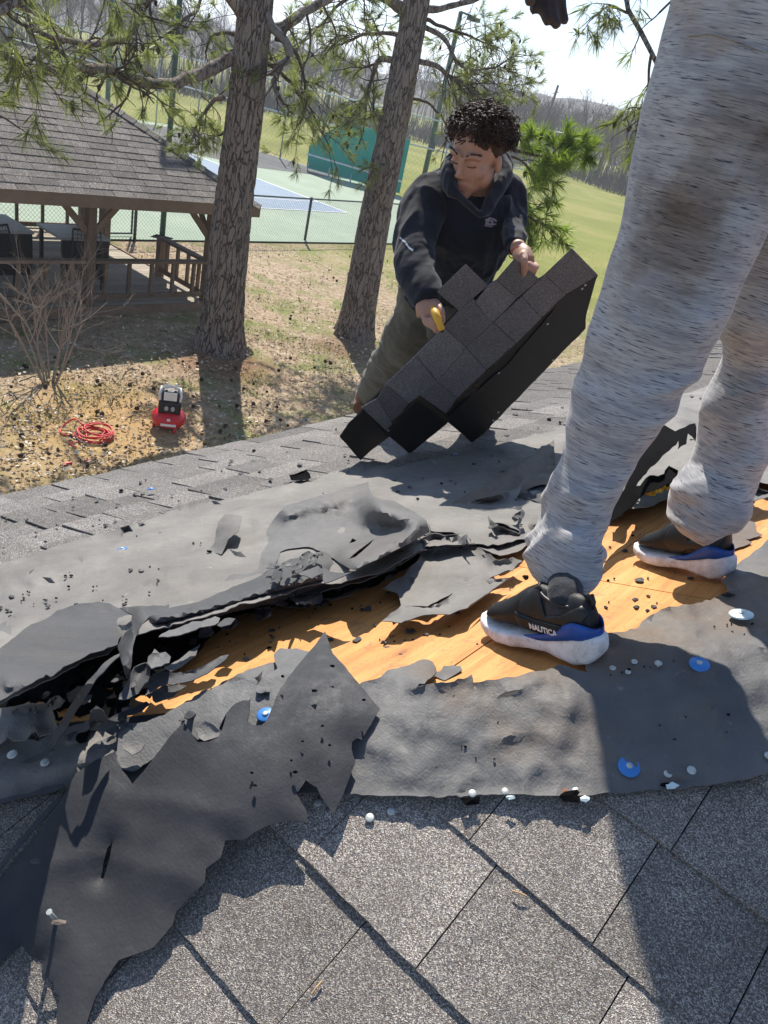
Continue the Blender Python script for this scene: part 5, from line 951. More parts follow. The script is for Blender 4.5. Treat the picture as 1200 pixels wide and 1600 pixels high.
for x, y, lb_, kw in ((497, 1256, 'round galvanised nail head beside the tip of the loose sheet', dict(up=.003, lift=.012)), (611, 1269, 'pale nail head in the near shingles below the felt edge', dict(up=.002, lift=.012)), (578, 1281, 'bent pale nail in the near shingles, left of the pale nail head', dict(up=.006, r=.006, lift=.012)), (738, 1243, 'shiny nail head on a black tar spot at the felt edge', dict(up=.005)), (789, 1238, 'bright nail half under the felt edge with a clear chip', dict(r=.005)),
      (882, 1240, 'rusty round nail washer at the felt edge', dict(mat='rust', r=.0062)), (900, 1238, 'worn nail in a tar lump right of the rusty washer', dict()), (1043, 1210, 'silver nail with a torn clear washer near the felt edge', dict()), (1080, 1205, 'smooth pale nail head right of the torn clear washer', dict(r=.006)), (1200, 1182, 'pale nail head cut off by the right border', dict()), (991, 1036, 'yellowish nail head right of the near shoe', dict(r=.005)), (957, 1046, 'white nail head just below the heel of the near shoe', dict(r=.005)), (1027, 1046, 'raised pale nail with a dark shadow beside the near shoe', dict(up=.012)), (981, 1052, 'flat pale nail head below the yellowish one', dict(r=.0045, up=.002)),
      (577, 1079, 'orange tinted nail head at the torn edge of the plywood', dict(mat='rust', r=.005)), (20, 1180, 'thick whitish nail head on the left underlayment', dict(r=.007, lift=.034)), (71, 1193, 'whitish nail head right of the thick one on the left underlayment', dict(r=.006, lift=.034))): nail(x, y, lb_, **kw)
for x, y, d in ((738, 1250, 22), (893, 1243, 24), (1043, 1225, 12)): scrap(x, y, d, 'felt_black_and_shade', 'flat black blob of roofing tar beside the nails on the felt edge', 'tar blobs at the felt edge', .027, 'tar_blob')
for x, y, d in ((1050, 1228, 15), (915, 1248, 11), (798, 1246, 9), (790, 975-0, 0), (690, 672, 0)):
    if d: scrap(x, y, d, 'clear', 'torn translucent plastic chip at the lower felt edge', 'plastic chips at the felt edge', .029, 'plastic_chip')
p_, n_, a_, b_ = frame(85, 1436, .035); nt_ = thing('roofing_nail', 'long nail sticking up through the loose sheet at the lower left', 'nail', p_)
tipn = at(77, 1425, np.linalg.norm(p_)-.035); MB().tube([p_-n_*.01, tipn], [.0028, .0024], 8).build('shank', M['nail'], nt_, True); disc(MB(), tipn, (tipn-p_)/np.linalg.norm(tipn-p_), a_, b_, [(0, .0035), (.001, .0035)], 12).build('nail_head', M['nail'], nt_)
scrap(92, 1441, 14, 'felt_brown', 'torn rim of felt round the upright nail at the lower left', 'torn rims', .06); scrap(55, 1345, 12, 'felt_slate', 'small burst tear in the left part of the loose sheet', 'burst tears', .06)
for x, y in c5([(912, 228), (832, 338), (870, 496), (780, 565), (900, 582), (730, 650), (746, 702), (552, 706), (568, 762), (1053, 380), (690, 275)]): scrap(x, y, random.uniform(3, 5), 'felt_black_and_shade', 'small nail tear in the large dark loose sheet', 'nail tears in the large loose sheet', .066)
M['straw2'] = simple('pale_wood_sliver', (.55, .36, .18), .7, .2, 20, .3)
for (a, b), lb_ in (((( 487, 1553), (503, 1533)), 'pale wood sliver on the near shingle at the bottom'), (((800, 1392), (822, 1400)), 'tan pine needle lying on a shingle edge')):
    A, B = onB(*a, .014), onB(*b, .014); tag(MB().tube([A, (A+B)/2+nB*.002, B], .0011, 5).build('wood_sliver', M['straw2']), lb_, 'sliver')
# ------------------------------------------------------------------ the shingle bundle held up by the roofer
Q0, Q1 = onA(563, 718, .012), onA(737, 690, .012); Q2 = at(860, 420, 2.50); nS = np.cross(Q1-Q0, Q2-Q0); nS /= np.linalg.norm(nS); nS = nS if nS@Q2 < 0 else -nS
def onS(x, y, l=0): r = ray(x, y); return r*((Q0@nS+l)/(r@nS))
c8 = lambda p: [(560+x/3, 370+y/3) for x, y in p]
bun = thing('shingle_bundle', 'large torn off sheet of dark shingles held upright by the bending roofer', 'shingles', Q0)
def plate(name, poly, mat, l, th=.004, jag=0, par=bun, label=None):
    P_ = jagged(poly, 5, jag) if jag else poly; V = [onS(x, y, l) for x, y in P_]; n = len(V); V2 = [v-nS*th for v in V]
    me_v = V+V2; e = np.array([[(v-Q0)@a for a in (np.cross(nS, [0, 0, 1]), np.cross(nS, np.cross(nS, [0, 0, 1])))] for v in V]); t = delaunay_2d_cdt([Vector(q) for q in e], [(i, (i+1) % n) for i in range(n)], [], 1, 1e-6)
    if len(t[0]) != n: Fc = [tuple(range(n)), tuple(range(2*n-1, n-1, -1))]
    else: Fc = [tuple(f) for f in t[2]]; Fc = Fc+[tuple(i+n for i in f[::-1]) for f in Fc]
    Fc += [(i, i+n, (i+1) % n+n, (i+1) % n) for i in range(n)]
    o = mesh(name, me_v, Fc, M[mat], par)
    bm = bmesh.new(); bm.from_mesh(o.data); bmesh.ops.recalc_face_normals(bm, faces=bm.faces); bm.to_mesh(o.data); bm.free()
    if label: o['label'] = label
    return o
def g2(p):  # pull the outline a hair inwards so a joint shows between tabs
    a = np.array(p, float); c = a.mean(0); d = c-a; return [tuple(q) for q in a+d/np.linalg.norm(d, axis=1)[:, None]*1.6]
TB = [([(505, 130), (608, 228), (470, 348), (370, 260)], .002), ([(737, 105), (850, 200), (745, 288), (650, 205)], .006), ([(1005, 57), (1125, 180), (975, 270), (875, 180)], .007),
      ([(650, 205), (745, 288), (635, 403), (540, 318), (608, 228)], .004), ([(850, 200), (875, 180), (975, 270), (860, 380), (765, 280)], .005), ([(765, 280), (860, 380), (740, 500), (635, 403)], .008),
      ([(540, 290), (635, 403), (505, 520), (400, 425), (470, 348)], .004), ([(635, 403), (740, 500), (600, 625), (505, 520)], .005), ([(400, 425), (505, 520), (370, 680), (270, 555)], .007), ([(505, 520), (600, 625), (465, 755), (370, 680)], .006),
      ([(270, 555), (370, 680), (290, 745), (235, 785), (130, 690)], .005), ([(290, 745), (370, 680), (465, 755), (410, 830)], .0075), ([(130, 690), (235, 785), (160, 880), (90, 755)], .0045), ([(90, 755), (160, 880), (130, 910), (15, 800)], .006)]
for p, l in TB: plate('shingle_tab', c8(g2(p)), 'shingle_held', l+.004, .0035)
plate('backing', c8([(505, 132), (606, 228), (650, 207), (737, 107), (848, 200), (876, 182), (1004, 60), (1120, 178), (1062, 388), (1062, 428), (645, 860), (530, 960), (415, 865), (240, 1015), (140, 932), (16, 1040), (-85, 938), (15, 815), (270, 556), (468, 348), (372, 262)]), 'shingle_back', .0, .006)
plate('headlap', c8([(1123, 182), (1080, 270), (1065, 390), (1065, 430), (900, 600), (645, 863), (545, 730), (700, 600), (975, 272)]), 'shingle_back', .004, .004, .5)
plate('headlap', c8([(543, 732), (642, 862), (590, 920), (530, 966), (414, 850)]), 'shingle_back', .006, .003, .5); plate('headlap', c8([(272, 768), (320, 790), (420, 870), (330, 945), (240, 1020), (130, 914), (162, 878)]), 'shingle_back', .006, .003, .6); plate('headlap', c8([(16, 822), (30, 818), (145, 937), (60, 1000), (10, 1048), (-88, 938), (-40, 870)]), 'shingle_back', .005, .003, .7)
plate('tar_line', c8([(975, 268), (985, 276), (860, 388), (745, 506), (610, 630), (545, 738), (470, 765), (410, 838), (404, 828), (465, 752), (600, 622), (740, 497), (858, 378)]), 'tar_edge', .0095, .002, .4); plate('tar_line', c8([(262, 770), (290, 742), (330, 778), (425, 848), (415, 872), (320, 795), (272, 772), (165, 885), (155, 872)]), 'tar_edge', .010, .002, .6)
for x, y in ((1049, 243), (1064, 226), (887, 408), (658, 638), (912, 578), (656, 822), (632, 860), (140, 908)): p = onS(560+x/3, 370+y/3, .006); disc(MB(), p, nS, np.cross(nS, [0, 0, 1]), np.cross(nS, np.cross(nS, [0, 0, 1])), [(0, .0045), (.0015, .0045), (.002, .001)], 10).build('nail_head', M['nail'], bun)

# ------------------------------------------------------------------ people: swept volumes fused into one skin
VD = RM@np.array([0, 0, 1.0])                               # towards the camera
def ell(mb, c, ax, r, nu=16, nv=10):
    """ellipsoid, ax = 3 unit axes, r = 3 radii"""
    V = []; 
    for j in range(nv+1):
        p = math.pi*j/nv
        for i in range(nu): t = 2*math.pi*i/nu; V.append(np.asarray(c)+ax[0]*r[0]*math.sin(p)*math.cos(t)+ax[1]*r[1]*math.sin(p)*math.sin(t)+ax[2]*r[2]*math.cos(p))
    mb.add(V, [(j*nu+i, j*nu+(i+1) % nu, (j+1)*nu+(i+1) % nu, (j+1)*nu+i) for j in range(nv) for i in range(nu)])
def sweep(mb, pts, rad, flat=1.0, n=24, m=26, view=None):
    P_ = smooth_path(pts, m); d = np.r_[0, np.cumsum(np.linalg.norm(np.diff(np.asarray(pts, float), axis=0), axis=1))]; R2 = smooth_path(np.stack([d, np.asarray(rad, float), 0*d], 1), m)
    tt = np.linspace(0, d[-1], m); r = np.interp(tt, R2[:, 0], R2[:, 1]); tg = np.gradient(P_, axis=0); tg /= np.linalg.norm(tg, axis=1)[:, None]; V = []; fl = np.interp(np.linspace(0, 1, m), np.linspace(0, 1, len(np.atleast_1d(flat))), np.atleast_1d(flat))
    for k in range(m):
        v = -P_[k]/np.linalg.norm(P_[k]) if view is None else view; a = np.cross(tg[k], v); a /= np.linalg.norm(a)+1e-9; b = np.cross(tg[k], a)
        for i in range(n): t = 2*math.pi*i/n; V.append(P_[k]+a*r[k]*math.cos(t)+b*r[k]*fl[k]*math.sin(t))
    Fc = [(j*n+i, j*n+(i+1) % n, (j+1)*n+(i+1) % n, (j+1)*n+i) for j in range(m-1) for i in range(n)]+[tuple(range(n-1, -1, -1)), tuple((m-1)*n+i for i in range(n))]; mb.add(V, Fc)
def limbpx(mb, L_, flat=1.0, m=40):
    """L_: (px, py, half width in px, range): a limb measured on the photograph"""
    pts = [at(x, y, r) for x, y, h, r in L_]; sweep(mb, pts, [h*r/F*1.0 for (x, y, h, r) in L_], flat, m=m)
def fuse(mb, name, mat, parent, vox, sm=4, fn=None):
    me = bpy.data.meshes.new(name); me.from_pydata(mb.v, [], mb.f); me.update(); bm = bmesh.new(); bm.from_mesh(me); bmesh.ops.recalc_face_normals(bm, faces=bm.faces); bm.to_mesh(me); bm.free()
    o = bpy.data.objects.new(name, me); COL.objects.link(o); m = o.modifiers.new('r', 'REMESH'); m.mode = 'VOXEL'; m.voxel_size = vox; m.use_smooth_shade = True; s = o.modifiers.new('s', 'SMOOTH'); s.factor = .5; s.iterations = sm
    dg = bpy.context.evaluated_depsgraph_get(); dg.update(); m2 = bpy.data.meshes.new_from_object(o.evaluated_get(dg)); o.modifiers.clear(); o.data = m2; m2.name = name; m2.materials.clear(); m2.materials.append(mat)
    n = len(m2.vertices); co = np.empty(n*3, np.float32); m2.vertices.foreach_get('co', co); co = co.reshape(-1, 3).astype(float)
    if fn is not None:
        no = np.empty(n*3, np.float32); m2.vertices.foreach_get('normal', no); no = no.reshape(-1, 3); co = co+no*fn(co, no)[:, None]; m2.vertices.foreach_set('co', co.reshape(-1).astype(np.float32)); m2.update()
    m2.polygons.foreach_set('use_smooth', [True]*len(m2.polygons)); 
    if parent is not None: o.parent = parent; put(o, parent)
    return o
def ridge(P_, s, oct=3): o = 0; a = 1; k = 1; return sum(((1-np.abs(vn(np.asarray(P_)*s*2.1**i+i*9.1))*2.2).clip(-1, 1))*.5**i for i in range(oct))
def mat_skin(name, a, b, rough=.5):
    t = NT(name); v = t.co(); c = t.mix(t.ramp(t.noise(v, 22, 4), [(.35, 0), (.65, 1)]), a, b); t.b.inputs['Subsurface Weight'].default_value = .12; t.b.inputs['Subsurface Radius'].default_value = (.02, .008, .004); return t.fin(c, rough, t.bump(t.noise(v, 350, 3), .25, .0008), .4)
M['skin'] = mat_skin('skin', (.36, .195, .13), (.42, .24, .165)); M['lips'] = mat_skin('lips', (.34, .15, .115), (.38, .18, .14)); M['skin_dark'] = mat_skin('dark_skin', (.035, .022, .019), (.05, .033, .028))
M['hair'] = simple('dark_curly_hair', (.05, .026, .017), .62, .25, 20, .4); M['brow'] = simple('eyebrow', (.02, .013, .01), .8, .2)
def mat_cloth(name, a, b, sc=900, bd=.0008, rough=.9):
    t = NT(name); v = t.co(); c = t.mix(t.ramp(t.noise(v, 8, 5), [(.35, 0), (.65, 1)]), a, b); nb = t.bump(t.noise(v, sc, 2), .5, bd); nb = t.bump(t.noise(v, 28, 4), .35, .006, nb); t.b.inputs['Sheen Weight'].default_value = .15; return t.fin(c, rough, nb, .2)
M['hoodie'] = mat_cloth('black_hoodie', (.010, .012, .018), (.018, .021, .030)); M['cargo'] = mat_cloth('olive_trousers', (.085, .08, .058), (.13, .122, .09)); M['boot'] = mat_cloth('brown_boot', (.12, .05, .025), (.2, .09, .045), 200, .001, .6); M['red_thread'] = simple('red_thread', (.35, .02, .03), .8, .2); M['yellow'] = simple('yellow_handle', (.75, .42, .035), .45, .5, 12, .15); M['print'] = simple('faded_pink_print', (.55, .42, .46), .8, .2, 200, .5); M['print_red'] = simple('dark_red_print', (.30, .05, .07), .8, .2, 200, .3); M['print_white'] = simple('white_sleeve_print', (.55, .58, .64), .8, .2, 300, .4)

# roofer bending over the bundle
P2 = thing('person', 'curly haired man in a black hoodie bending forward to hold up a sheet of shingles', 'person', PA(1.9, 2.0))
SK = MB(); Hc = at(743, 246, 2.68); fa = R_(205); pt = R_(-20); fwd = np.array([math.sin(fa)*math.cos(pt), math.cos(fa)*math.cos(pt), math.sin(pt)]); fwd /= np.linalg.norm(fwd)
hr = np.cross(fwd, [0.0, 0, 1]); hr /= np.linalg.norm(hr); hu = np.cross(hr, fwd); ax = (hr, fwd, hu)
def hp(x, y, z): return Hc+hr*x+fwd*y+hu*z
ell(SK, hp(0, -.015, .035), ax, (.076, .095, .086), 24, 16); ell(SK, hp(0, .025, -.02), ax, (.064, .064, .082), 24, 16); ell(SK, hp(0, .060, -.086), ax, (.030, .026, .024)); ell(SK, hp(0, .048, -.06), ax, (.048, .040, .035))
for s in (-1, 1):
    ell(SK, hp(.038*s, .054, -.018), ax, (.026, .022, .026)); ell(SK, hp(.048*s, .014, -.045), ax, (.018, .040, .034)); ell(SK, hp(.030*s, .070, .012), ax, (.0145, .014, .0115)); ell(SK, hp(.078*s, -.008, -.004), (hr, fwd*.94+hu*.3, hu), (.009, .019, .032)); sweep(SK, [hp(.008*s, .087, .030), hp(.030*s, .084, .036), hp(.054*s, .064, .026)], [.009, .010, .007], m=10, n=10); ell(SK, hp(.0125*s, .094, -.029), ax, (.0075, .010, .007))
sweep(SK, [hp(0, .084, .026), hp(0, .093, .002), hp(0, .103, -.022)], [.008, .0085, .0105], m=12, n=12); ell(SK, hp(0, .099, -.025), ax, (.011, .012, .009))
sweep(SK, [hp(-.024, .078, -.056), hp(-.008, .089, -.0525), hp(.008, .089, -.0525), hp(.024, .078, -.056)], [.004, .0065, .0065, .004], m=12, n=10); sweep(SK, [hp(-.022, .077, -.060), hp(0, .087, -.066), hp(.022, .077, -.060)], [.004, .0085, .004], m=12, n=10)
nk0 = hp(0, -.025, -.06); nk1 = at(752, 312, 2.80); sweep(SK, [hp(0, -.02, -.02), nk0, nk1], [.055, .054, .062], m=14)
# body under the clothes
sh = at(735, 320, 2.88); pel = at(668, 478, 3.12); sweep(SK, [at(748, 305, 2.84), sh, at(705, 400, 2.98), pel], [.05, .13, .12, .11], .8, m=20)
Rl = [(672, 305, 2.80), (640, 385, 2.66), (645, 432, 2.56), (668, 470, 2.47)]; Ll = [(790, 297, 2.86), (799, 345, 2.80), (803, 372, 2.70), (810, 389, 2.585)]
sweep(SK, [at(*p) for p in Rl], [.04, .036, .032, .027], m=24); sweep(SK, [at(*p) for p in Ll], [.026, .026, .025, .025], m=24)
for leg in ([(668, 480, 3.12), (648, 515, 3.25), (615, 560, 3.55), (573, 618, 4.0)], [(690, 480, 3.1), (720, 560, 3.05), (745, 640, 3.35)]): sweep(SK, [at(*p) for p in leg], [.085, .078, .055, .04][:len(leg)], m=20)
def px3(x, y, r): return at(x, y, r)
def fing(mb, L_, rr): sweep(mb, [px3(*p) for p in L_], rr, m=14, n=12)
# hand on the tool (viewer's left)
sweep(SK, [px3(666, 467, 2.48), px3(667, 480, 2.455), px3(666, 497, 2.445)], [.028, .036, .030], .62, m=12)
sweep(SK, [px3(674, 472, 2.46), px3(679, 484, 2.44), px3(680, 494, 2.435)], [.022, .026, .020], .7, m=10)
for i, L_ in enumerate(([(663, 496, 2.43), (667, 506, 2.415), (675, 508, 2.41), (681, 502, 2.42)], [(669, 498, 2.42), (674, 509, 2.405), (682, 513, 2.40), (686, 505, 2.42)], [(674, 496, 2.42), (679, 508, 2.40), (681, 517, 2.405), (686, 514, 2.42)], [(679, 488, 2.43), (689, 494, 2.41), (692, 500, 2.41), (688, 508, 2.425)])): fing(SK, L_, [.0105, .0095, .0088, .0075])
fing(SK, [(680, 476, 2.45), (689, 485, 2.42), (692, 497, 2.405)], [.013, .011, .009])
# hand over the top edge of the bundle (viewer's right)
zS = lambda x, y: float(np.linalg.norm(onS(x, y)))
sweep(SK, [px3(810, 388, 2.59), px3(815, 396, 2.56), px3(822, 410, 2.535)], [.024, .031, .030], .55, m=12)
fing(SK, [(817, 398, 2.54), (819, 412, zS(819, 412)-.022), (819, 421, zS(819, 421)-.018), (818, 430, zS(818, 430)-.014)], [.013, .0115, .0105, .0085])
for k, (x, y) in enumerate(((832, 413), (827, 412), (823, 411), (820, 409))): zz = 2.545+.010*k; fing(SK, [(x-8, y-8, zz), (x+1, y-1, zz+.0), (x+3, y+8, zS(x, y)+.02), (x, y+18, zS(x, y+18)+.018)], [.0115, .0105, .0095, .008])
body2 = fuse(SK, 'body', M['skin'], P2, .0034, 7)
# lips: darker skin on the mouth faces
body2.data.materials.append(M['lips']); cen = np.empty(len(body2.data.polygons)*3, np.float32); body2.data.polygons.foreach_get('center', cen); cen = cen.reshape(-1, 3)-Hc; lx, ly, lz = cen@hr, cen@fwd, cen@hu
mi = ((np.abs(lx) < .023) & (ly > .080-.25*np.abs(lx)) & (lz < -.0495+.12*np.abs(lx)*0) & (lz > -.073+.35*np.abs(lx))).astype(np.int32); body2.data.polygons.foreach_set('material_index', mi)
for s in (-1, 1):
    br = MB(); 
    for k in range(46): t = random.random(); c = hp((.012+.040*t)*s, .0945-.026*t*t, .036+.007*math.sin(t*2.6)+random.uniform(-.003, .003)); br.tube([c, c+hr*s*.008+hu*random.uniform(-.002, .002)-fwd*.002*t], [.0009, .0004], 3, False)
    br.build('eyebrow', M['brow'], P2); el = MB(); el.tube([hp((.016+.028*t)*s, .0845-.010*t*t+.0*t, .0035-.002*math.sin(t*3.14)) for t in np.linspace(0, 1, 8)], .0012, 5, False); el.build('eyelashes', M['brow'], P2)
hm = MB(); ell(hm, hp(0, -.030, .056), ax, (.088, .096, .072), 24, 14)
def hfn(co, no): return fbm(co, 42, 3)*.008
fuse(hm, 'hair_mass', M['hair'], P2, .006, 1, hfn); cu = MB()
for k in range(1300):
    d = rng.normal(0, 1, 3); d /= np.linalg.norm(d)
    if d[2] < -.28 or (d[1] > .2 and d[2] < .02) or (d[1] > .55 and d[2] < .22): continue
    c = hp(d[0]*.092, -.028+d[1]*.100, .058+d[2]*.076); nrm_ = hr*d[0]+fwd*d[1]+hu*d[2]; a = np.cross(nrm_, rnd()); a /= np.linalg.norm(a); b = np.cross(nrm_, a); R0 = random.uniform(.006, .0125); tn = random.uniform(1.0, 2.2); o0 = random.uniform(-.010, .012)-(.008 if d[1] > .5 else 0); pts = []
    sl = a*math.cos(k)+b*math.sin(k)
    for i in range(13): t = i/12; th1 = t*tn*6.28+k; pts.append(c+nrm_*(o0+.016*t+R0*.5*math.sin(th1))+sl*(.020*t)+np.cross(sl, nrm_)*R0*math.cos(th1))
    cu.tube(pts, np.linspace(.0023, .0013, 13), 4, False)
cu.build('curls', M['hair'], P2, True)
# hoodie
HD = MB()
limbpx(HD, [(741, 300, 52, 2.80), (737, 325, 66, 2.80), (732, 355, 66, 2.82), (722, 390, 60, 2.88), (708, 425, 55, 2.95), (688, 458, 50, 3.02), (672, 486, 46, 3.06)], .62)
sweep(HD, [at(676, 298, 2.84), at(730, 288, 2.88), at(788, 290, 2.90)], [.062, .085, .058], .9)
limbpx(HD, [(690, 300, 31, 2.80), (666, 318, 33, 2.76), (655, 350, 31, 2.70), (648, 385, 29, 2.65), (649, 415, 29, 2.59), (657, 440, 27, 2.53), (665, 458, 24, 2.49), (670, 470, 19, 2.47)], .95)
limbpx(HD, [(772, 290, 26, 2.86), (790, 300, 24, 2.86), (798, 330, 22, 2.84), (803, 355, 20, 2.76), (804, 375, 17, 2.66), (803, 386, 15, 2.61)], .95)
# hood bunched round the neck
hl = [(705, 252, 2.70), (703, 275, 2.66), (712, 300, 2.62), (730, 318, 2.60), (750, 334, 2.62), (765, 318, 2.66), (778, 298, 2.70), (788, 272, 2.76), (784, 250, 2.82)]
sweep(HD, [at(*p) for p in hl], [.021, .023, .021, .018, .013, .018, .022, .024, .024], 1.5, m=50); sweep(HD, [at(706, 258, 2.74), at(735, 262, 2.90), at(786, 258, 2.84)], [.04, .06, .04], m=20); ell(HD, at(752, 285, 2.93), (RM[:, 0]*0+np.array([1.0, 0, 0]), np.array([0, 1.0, 0]), np.array([0, 0, 1.0])), (.11, .07, .10))
def hoodfn(co, no): return (ridge(co*np.array([1, 1, .5])+.1*vn(co*4)[:, None], 8, 3)-.6)*.010+fbm(co, 30, 2)*.0015
hood = fuse(HD, 'hoodie', M['hoodie'], P2, .0055, 3, hoodfn)
for (p, q, r) in ((at(669, 466, 2.475), at(671, 474, 2.465), .030), (at(803, 382, 2.625), at(806, 390, 2.60), .027)): CF = MB(); sweep(CF, [p, q], [r, r*.93], .9, m=6); fuse(CF, 'cuff', M['hoodie'], P2, .004, 2)
PN = MB(); limbpx(PN, [(672, 462, 48, 3.10), (660, 490, 44, 3.14), (643, 520, 40, 3.22), (625, 548, 34, 3.36), (606, 575, 29, 3.55), (590, 598, 24, 3.75), (578, 616, 20, 3.92)], .85); limbpx(PN, [(695, 470, 40, 3.1), (715, 520, 42, 3.02), (735, 580, 32, 3.1), (748, 650, 24, 3.35)], .85)
fuse(PN, 'trousers', M['cargo'], P2, .006, 3, lambda co, no: ridge(co*np.array([.6, .6, 1.3]), 10, 3)*.008)
bt = MB(); sweep(bt, [at(572, 612, 3.98), at(568, 628, 4.02), at(563, 640, 3.98)], [.045, .05, .042], m=10); sweep(bt, [at(568, 634, 4.02), at(590, 645, 3.88)], [.045, .04], .7, m=8); fuse(bt, 'boot', M['boot'], P2, .006, 2); bt = MB(); b0_ = PA(1.35, 1.55); sweep(bt, [at(748, 645, 3.35), at(750, 670, 3.32)], [.05, .045], m=8); sweep(bt, [at(750, 668, 3.34), at(735, 676, 3.15)], [.045, .04], .7, m=8); fuse(bt, 'boot', M['boot'], P2, .006, 2)
br = MB(); wc = at(809.5, 393, 2.58); wa = at(822, 410, 2.535)-at(810, 388, 2.59); wa /= np.linalg.norm(wa); a = np.cross(wa, VD); a /= np.linalg.norm(a); b = np.cross(wa, a); br.tube([wc+wa*.004+a*.031*math.cos(t)+b*.021*math.sin(t) for t in np.linspace(0, 6.28, 30)], .0016, 5, False); br.tube([wc-a*.01+VD*.024, wc-a*.006+VD*.026+wa*.03], .001, 4); br.build('bracelet', M['red_thread'], P2)
# prints on the hoodie: projected onto the cloth
dg = bpy.context.evaluated_depsgraph_get(); dg.update()
from mathutils.bvhtree import BVHTree
def bvh(o): m = o.data; mw = world_of(o); return BVHTree.FromPolygons([mw@v.co for v in m.vertices], [tuple(p.vertices) for p in m.polygons])
HB = bvh(hood)
def onmesh(B_, x, y, l=.002): r = ray(x, y); h = B_.ray_cast(Vector((0, 0, 0)), Vector(r)); return np.array(h[0])-r*l if h[0] is not None else None
def decal(name, mat, B_, polys, par, l=.0022, sub=3):
    mb = MB()
    for pg in polys:
        # finely split strip quads so that they follow the cloth
        a, b, c, d = [np.array(q, float) for q in pg]; nu = max(1, int(max(np.linalg.norm(b-a), np.linalg.norm(c-d))/1.2)); G = []
        for i in range(nu+1):
            for j in (0, .5, 1): t = i/nu; q = (a+(b-a)*t)*(1-j)+(d+(c-d)*t)*j; h = onmesh(B_, q[0], q[1], l); G.append(h if h is not None else G[-1] if G else np.zeros(3))
        mb.add(G, [(i*3+j, (i+1)*3+j, (i+1)*3+j+1, i*3+j+1) for i in range(nu) for j in (0, 1)])
    return mb.build(name, mat, par)
cE = lambda *p: [(740+x/20, 325+y/20) for x, y in p]
decal('chest_emblem', M['print'], HB, [cE((350, 370), (500, 290), (560, 340), (400, 430)), cE((500, 290), (640, 320), (600, 370), (500, 350)), cE((620, 320), (720, 370), (700, 420), (620, 390)), cE((380, 430), (470, 370), (470, 530), (360, 520)), cE((470, 380), (600, 400), (600, 430), (470, 430)), cE((470, 480), (620, 480), (600, 540), (470, 540)), cE((560, 380), (620, 390), (620, 540), (560, 540)), cE((620, 490), (710, 480), (710, 520), (600, 550)), cE((340, 535), (600, 565), (595, 600), (345, 570)), cE((690, 380), (722, 400), (715, 440), (685, 420))], P2)
decal('sleeve_lettering', M['print_white'], HB, [[(605+x/20, 350+y/20) for x, y in q] for q in ([(370, 430), (450, 500), (480, 470), (410, 400)], [(450, 510), (560, 600), (600, 560), (500, 480)], [(560, 610), (620, 700), (660, 670), (610, 580)], [(620, 700), (690, 780), (720, 740), (650, 660)], [(690, 785), (790, 850), (830, 790), (720, 740)])], P2)
# pouch seam, drawn as a raised cord
tool = thing('pry_tool', 'yellow handled tool gripped in the roofer\'s lower hand', 'tool', at(686, 505, 2.43)); MB().tube(smooth_path([at(677, 482, 2.43), at(682, 494, 2.395), at(686, 504, 2.39), at(690, 515, 2.395)], 14), [.010]*3+[.0125]*6+[.011]*5, 12).build('handle', M['yellow'], tool, True); MB().tube([at(689, 512, 2.40), at(691, 518, 2.41)], [.008, .006], 8).build('shaft', M['black_metal'], tool)

# ------------------------------------------------------------------ the standing worker whose legs fill the right side
P1 = thing('person', 'worker standing on the plywood in stained grey joggers, cropped above the hips', 'person', onA(900, 1000))
def mat_heather():
    t = NT('heather_joggers'); v = t.co(scale=(38, 38, 520), rot=(.10, .22, 0)); n = t.noise(v, 1.0, 4, .58, .15); v2 = t.co(scale=(9, 9, 60), rot=(.10, .22, 0), loc=(4, 0, 0)); n2 = t.noise(v2, 1, 4, .6)
    c = t.ramp(n, [(.32, (.035, .037, .05)), (.38, (.15, .15, .165)), (.42, (.31, .31, .32)), (.55, (.40, .395, .39)), (.8, (.50, .49, .475))]); c = t.mix(t.ramp(n2, [(.38, .6), (.52, 0)]), c, (.22, .225, .25))
    st = t.noise(t.co(), 6, 6, .6, .5); c = t.mix(t.ramp(st, [(.54, 0), (.70, .6)]), c, (.27, .21, .155), 'MIX')
    for (x, y, r, rad, f) in ((1060, 380, 1.25, .075, .85), (1090, 310, 1.25, .06, .7), (1160, 190, 1.28, .08, .8), (1190, 260, 1.28, .06, .6), (1010, 300, 1.26, .035, .4), (1040, 480, 1.25, .05, .4), (1165, 620, 1.5, .05, .4), (1150, 690, 1.5, .04, .4)):
        d = t.n('VectorMath', operation='DISTANCE'); t.l(t.co(), d.inputs[0]); d.inputs[1].default_value = tuple(at(x, y, r)); a = t.n('Math', operation='MULTIPLY_ADD'); t.l(t.noise(t.co(), 18, 4, .6), a.inputs[0]); a.inputs[1].default_value = rad*1.0; t.l(d.outputs['Value'], a.inputs[2])
        mr = t.n('MapRange'); mr.interpolation_type = 'SMOOTHSTEP'; t.l(a.outputs[0], mr.inputs['Value']); mr.inputs['From Min'].default_value = rad*.9; mr.inputs['From Max'].default_value = rad*1.75; mr.inputs['To Min'].default_value = f; mr.inputs['To Max'].default_value = 0
        c = t.mix(mr.outputs[0], c, t.mix(1.0, c, (.5, .40, .31), 'MULTIPLY'))
    t.b.inputs['Sheen Weight'].default_value = .25; return t.fin(c, .92, t.bump(n, .2, .0008, t.bump(t.noise(t.co(), 700, 2), .4, .0008)), .15)
M['heather'] = mat_heather(); M['sock'] = mat_cloth('marled_sock', (.012, .013, .017), (.06, .062, .07), 260, .002); M['upper'] = simple('black_neoprene', (.012, .013, .014), .55, .35, 40, .5, 700, .3, .0006); M['upper2'] = simple('black_synthetic', (.018, .018, .019), .42, .4, 30, .5, 300, .3, .0006)
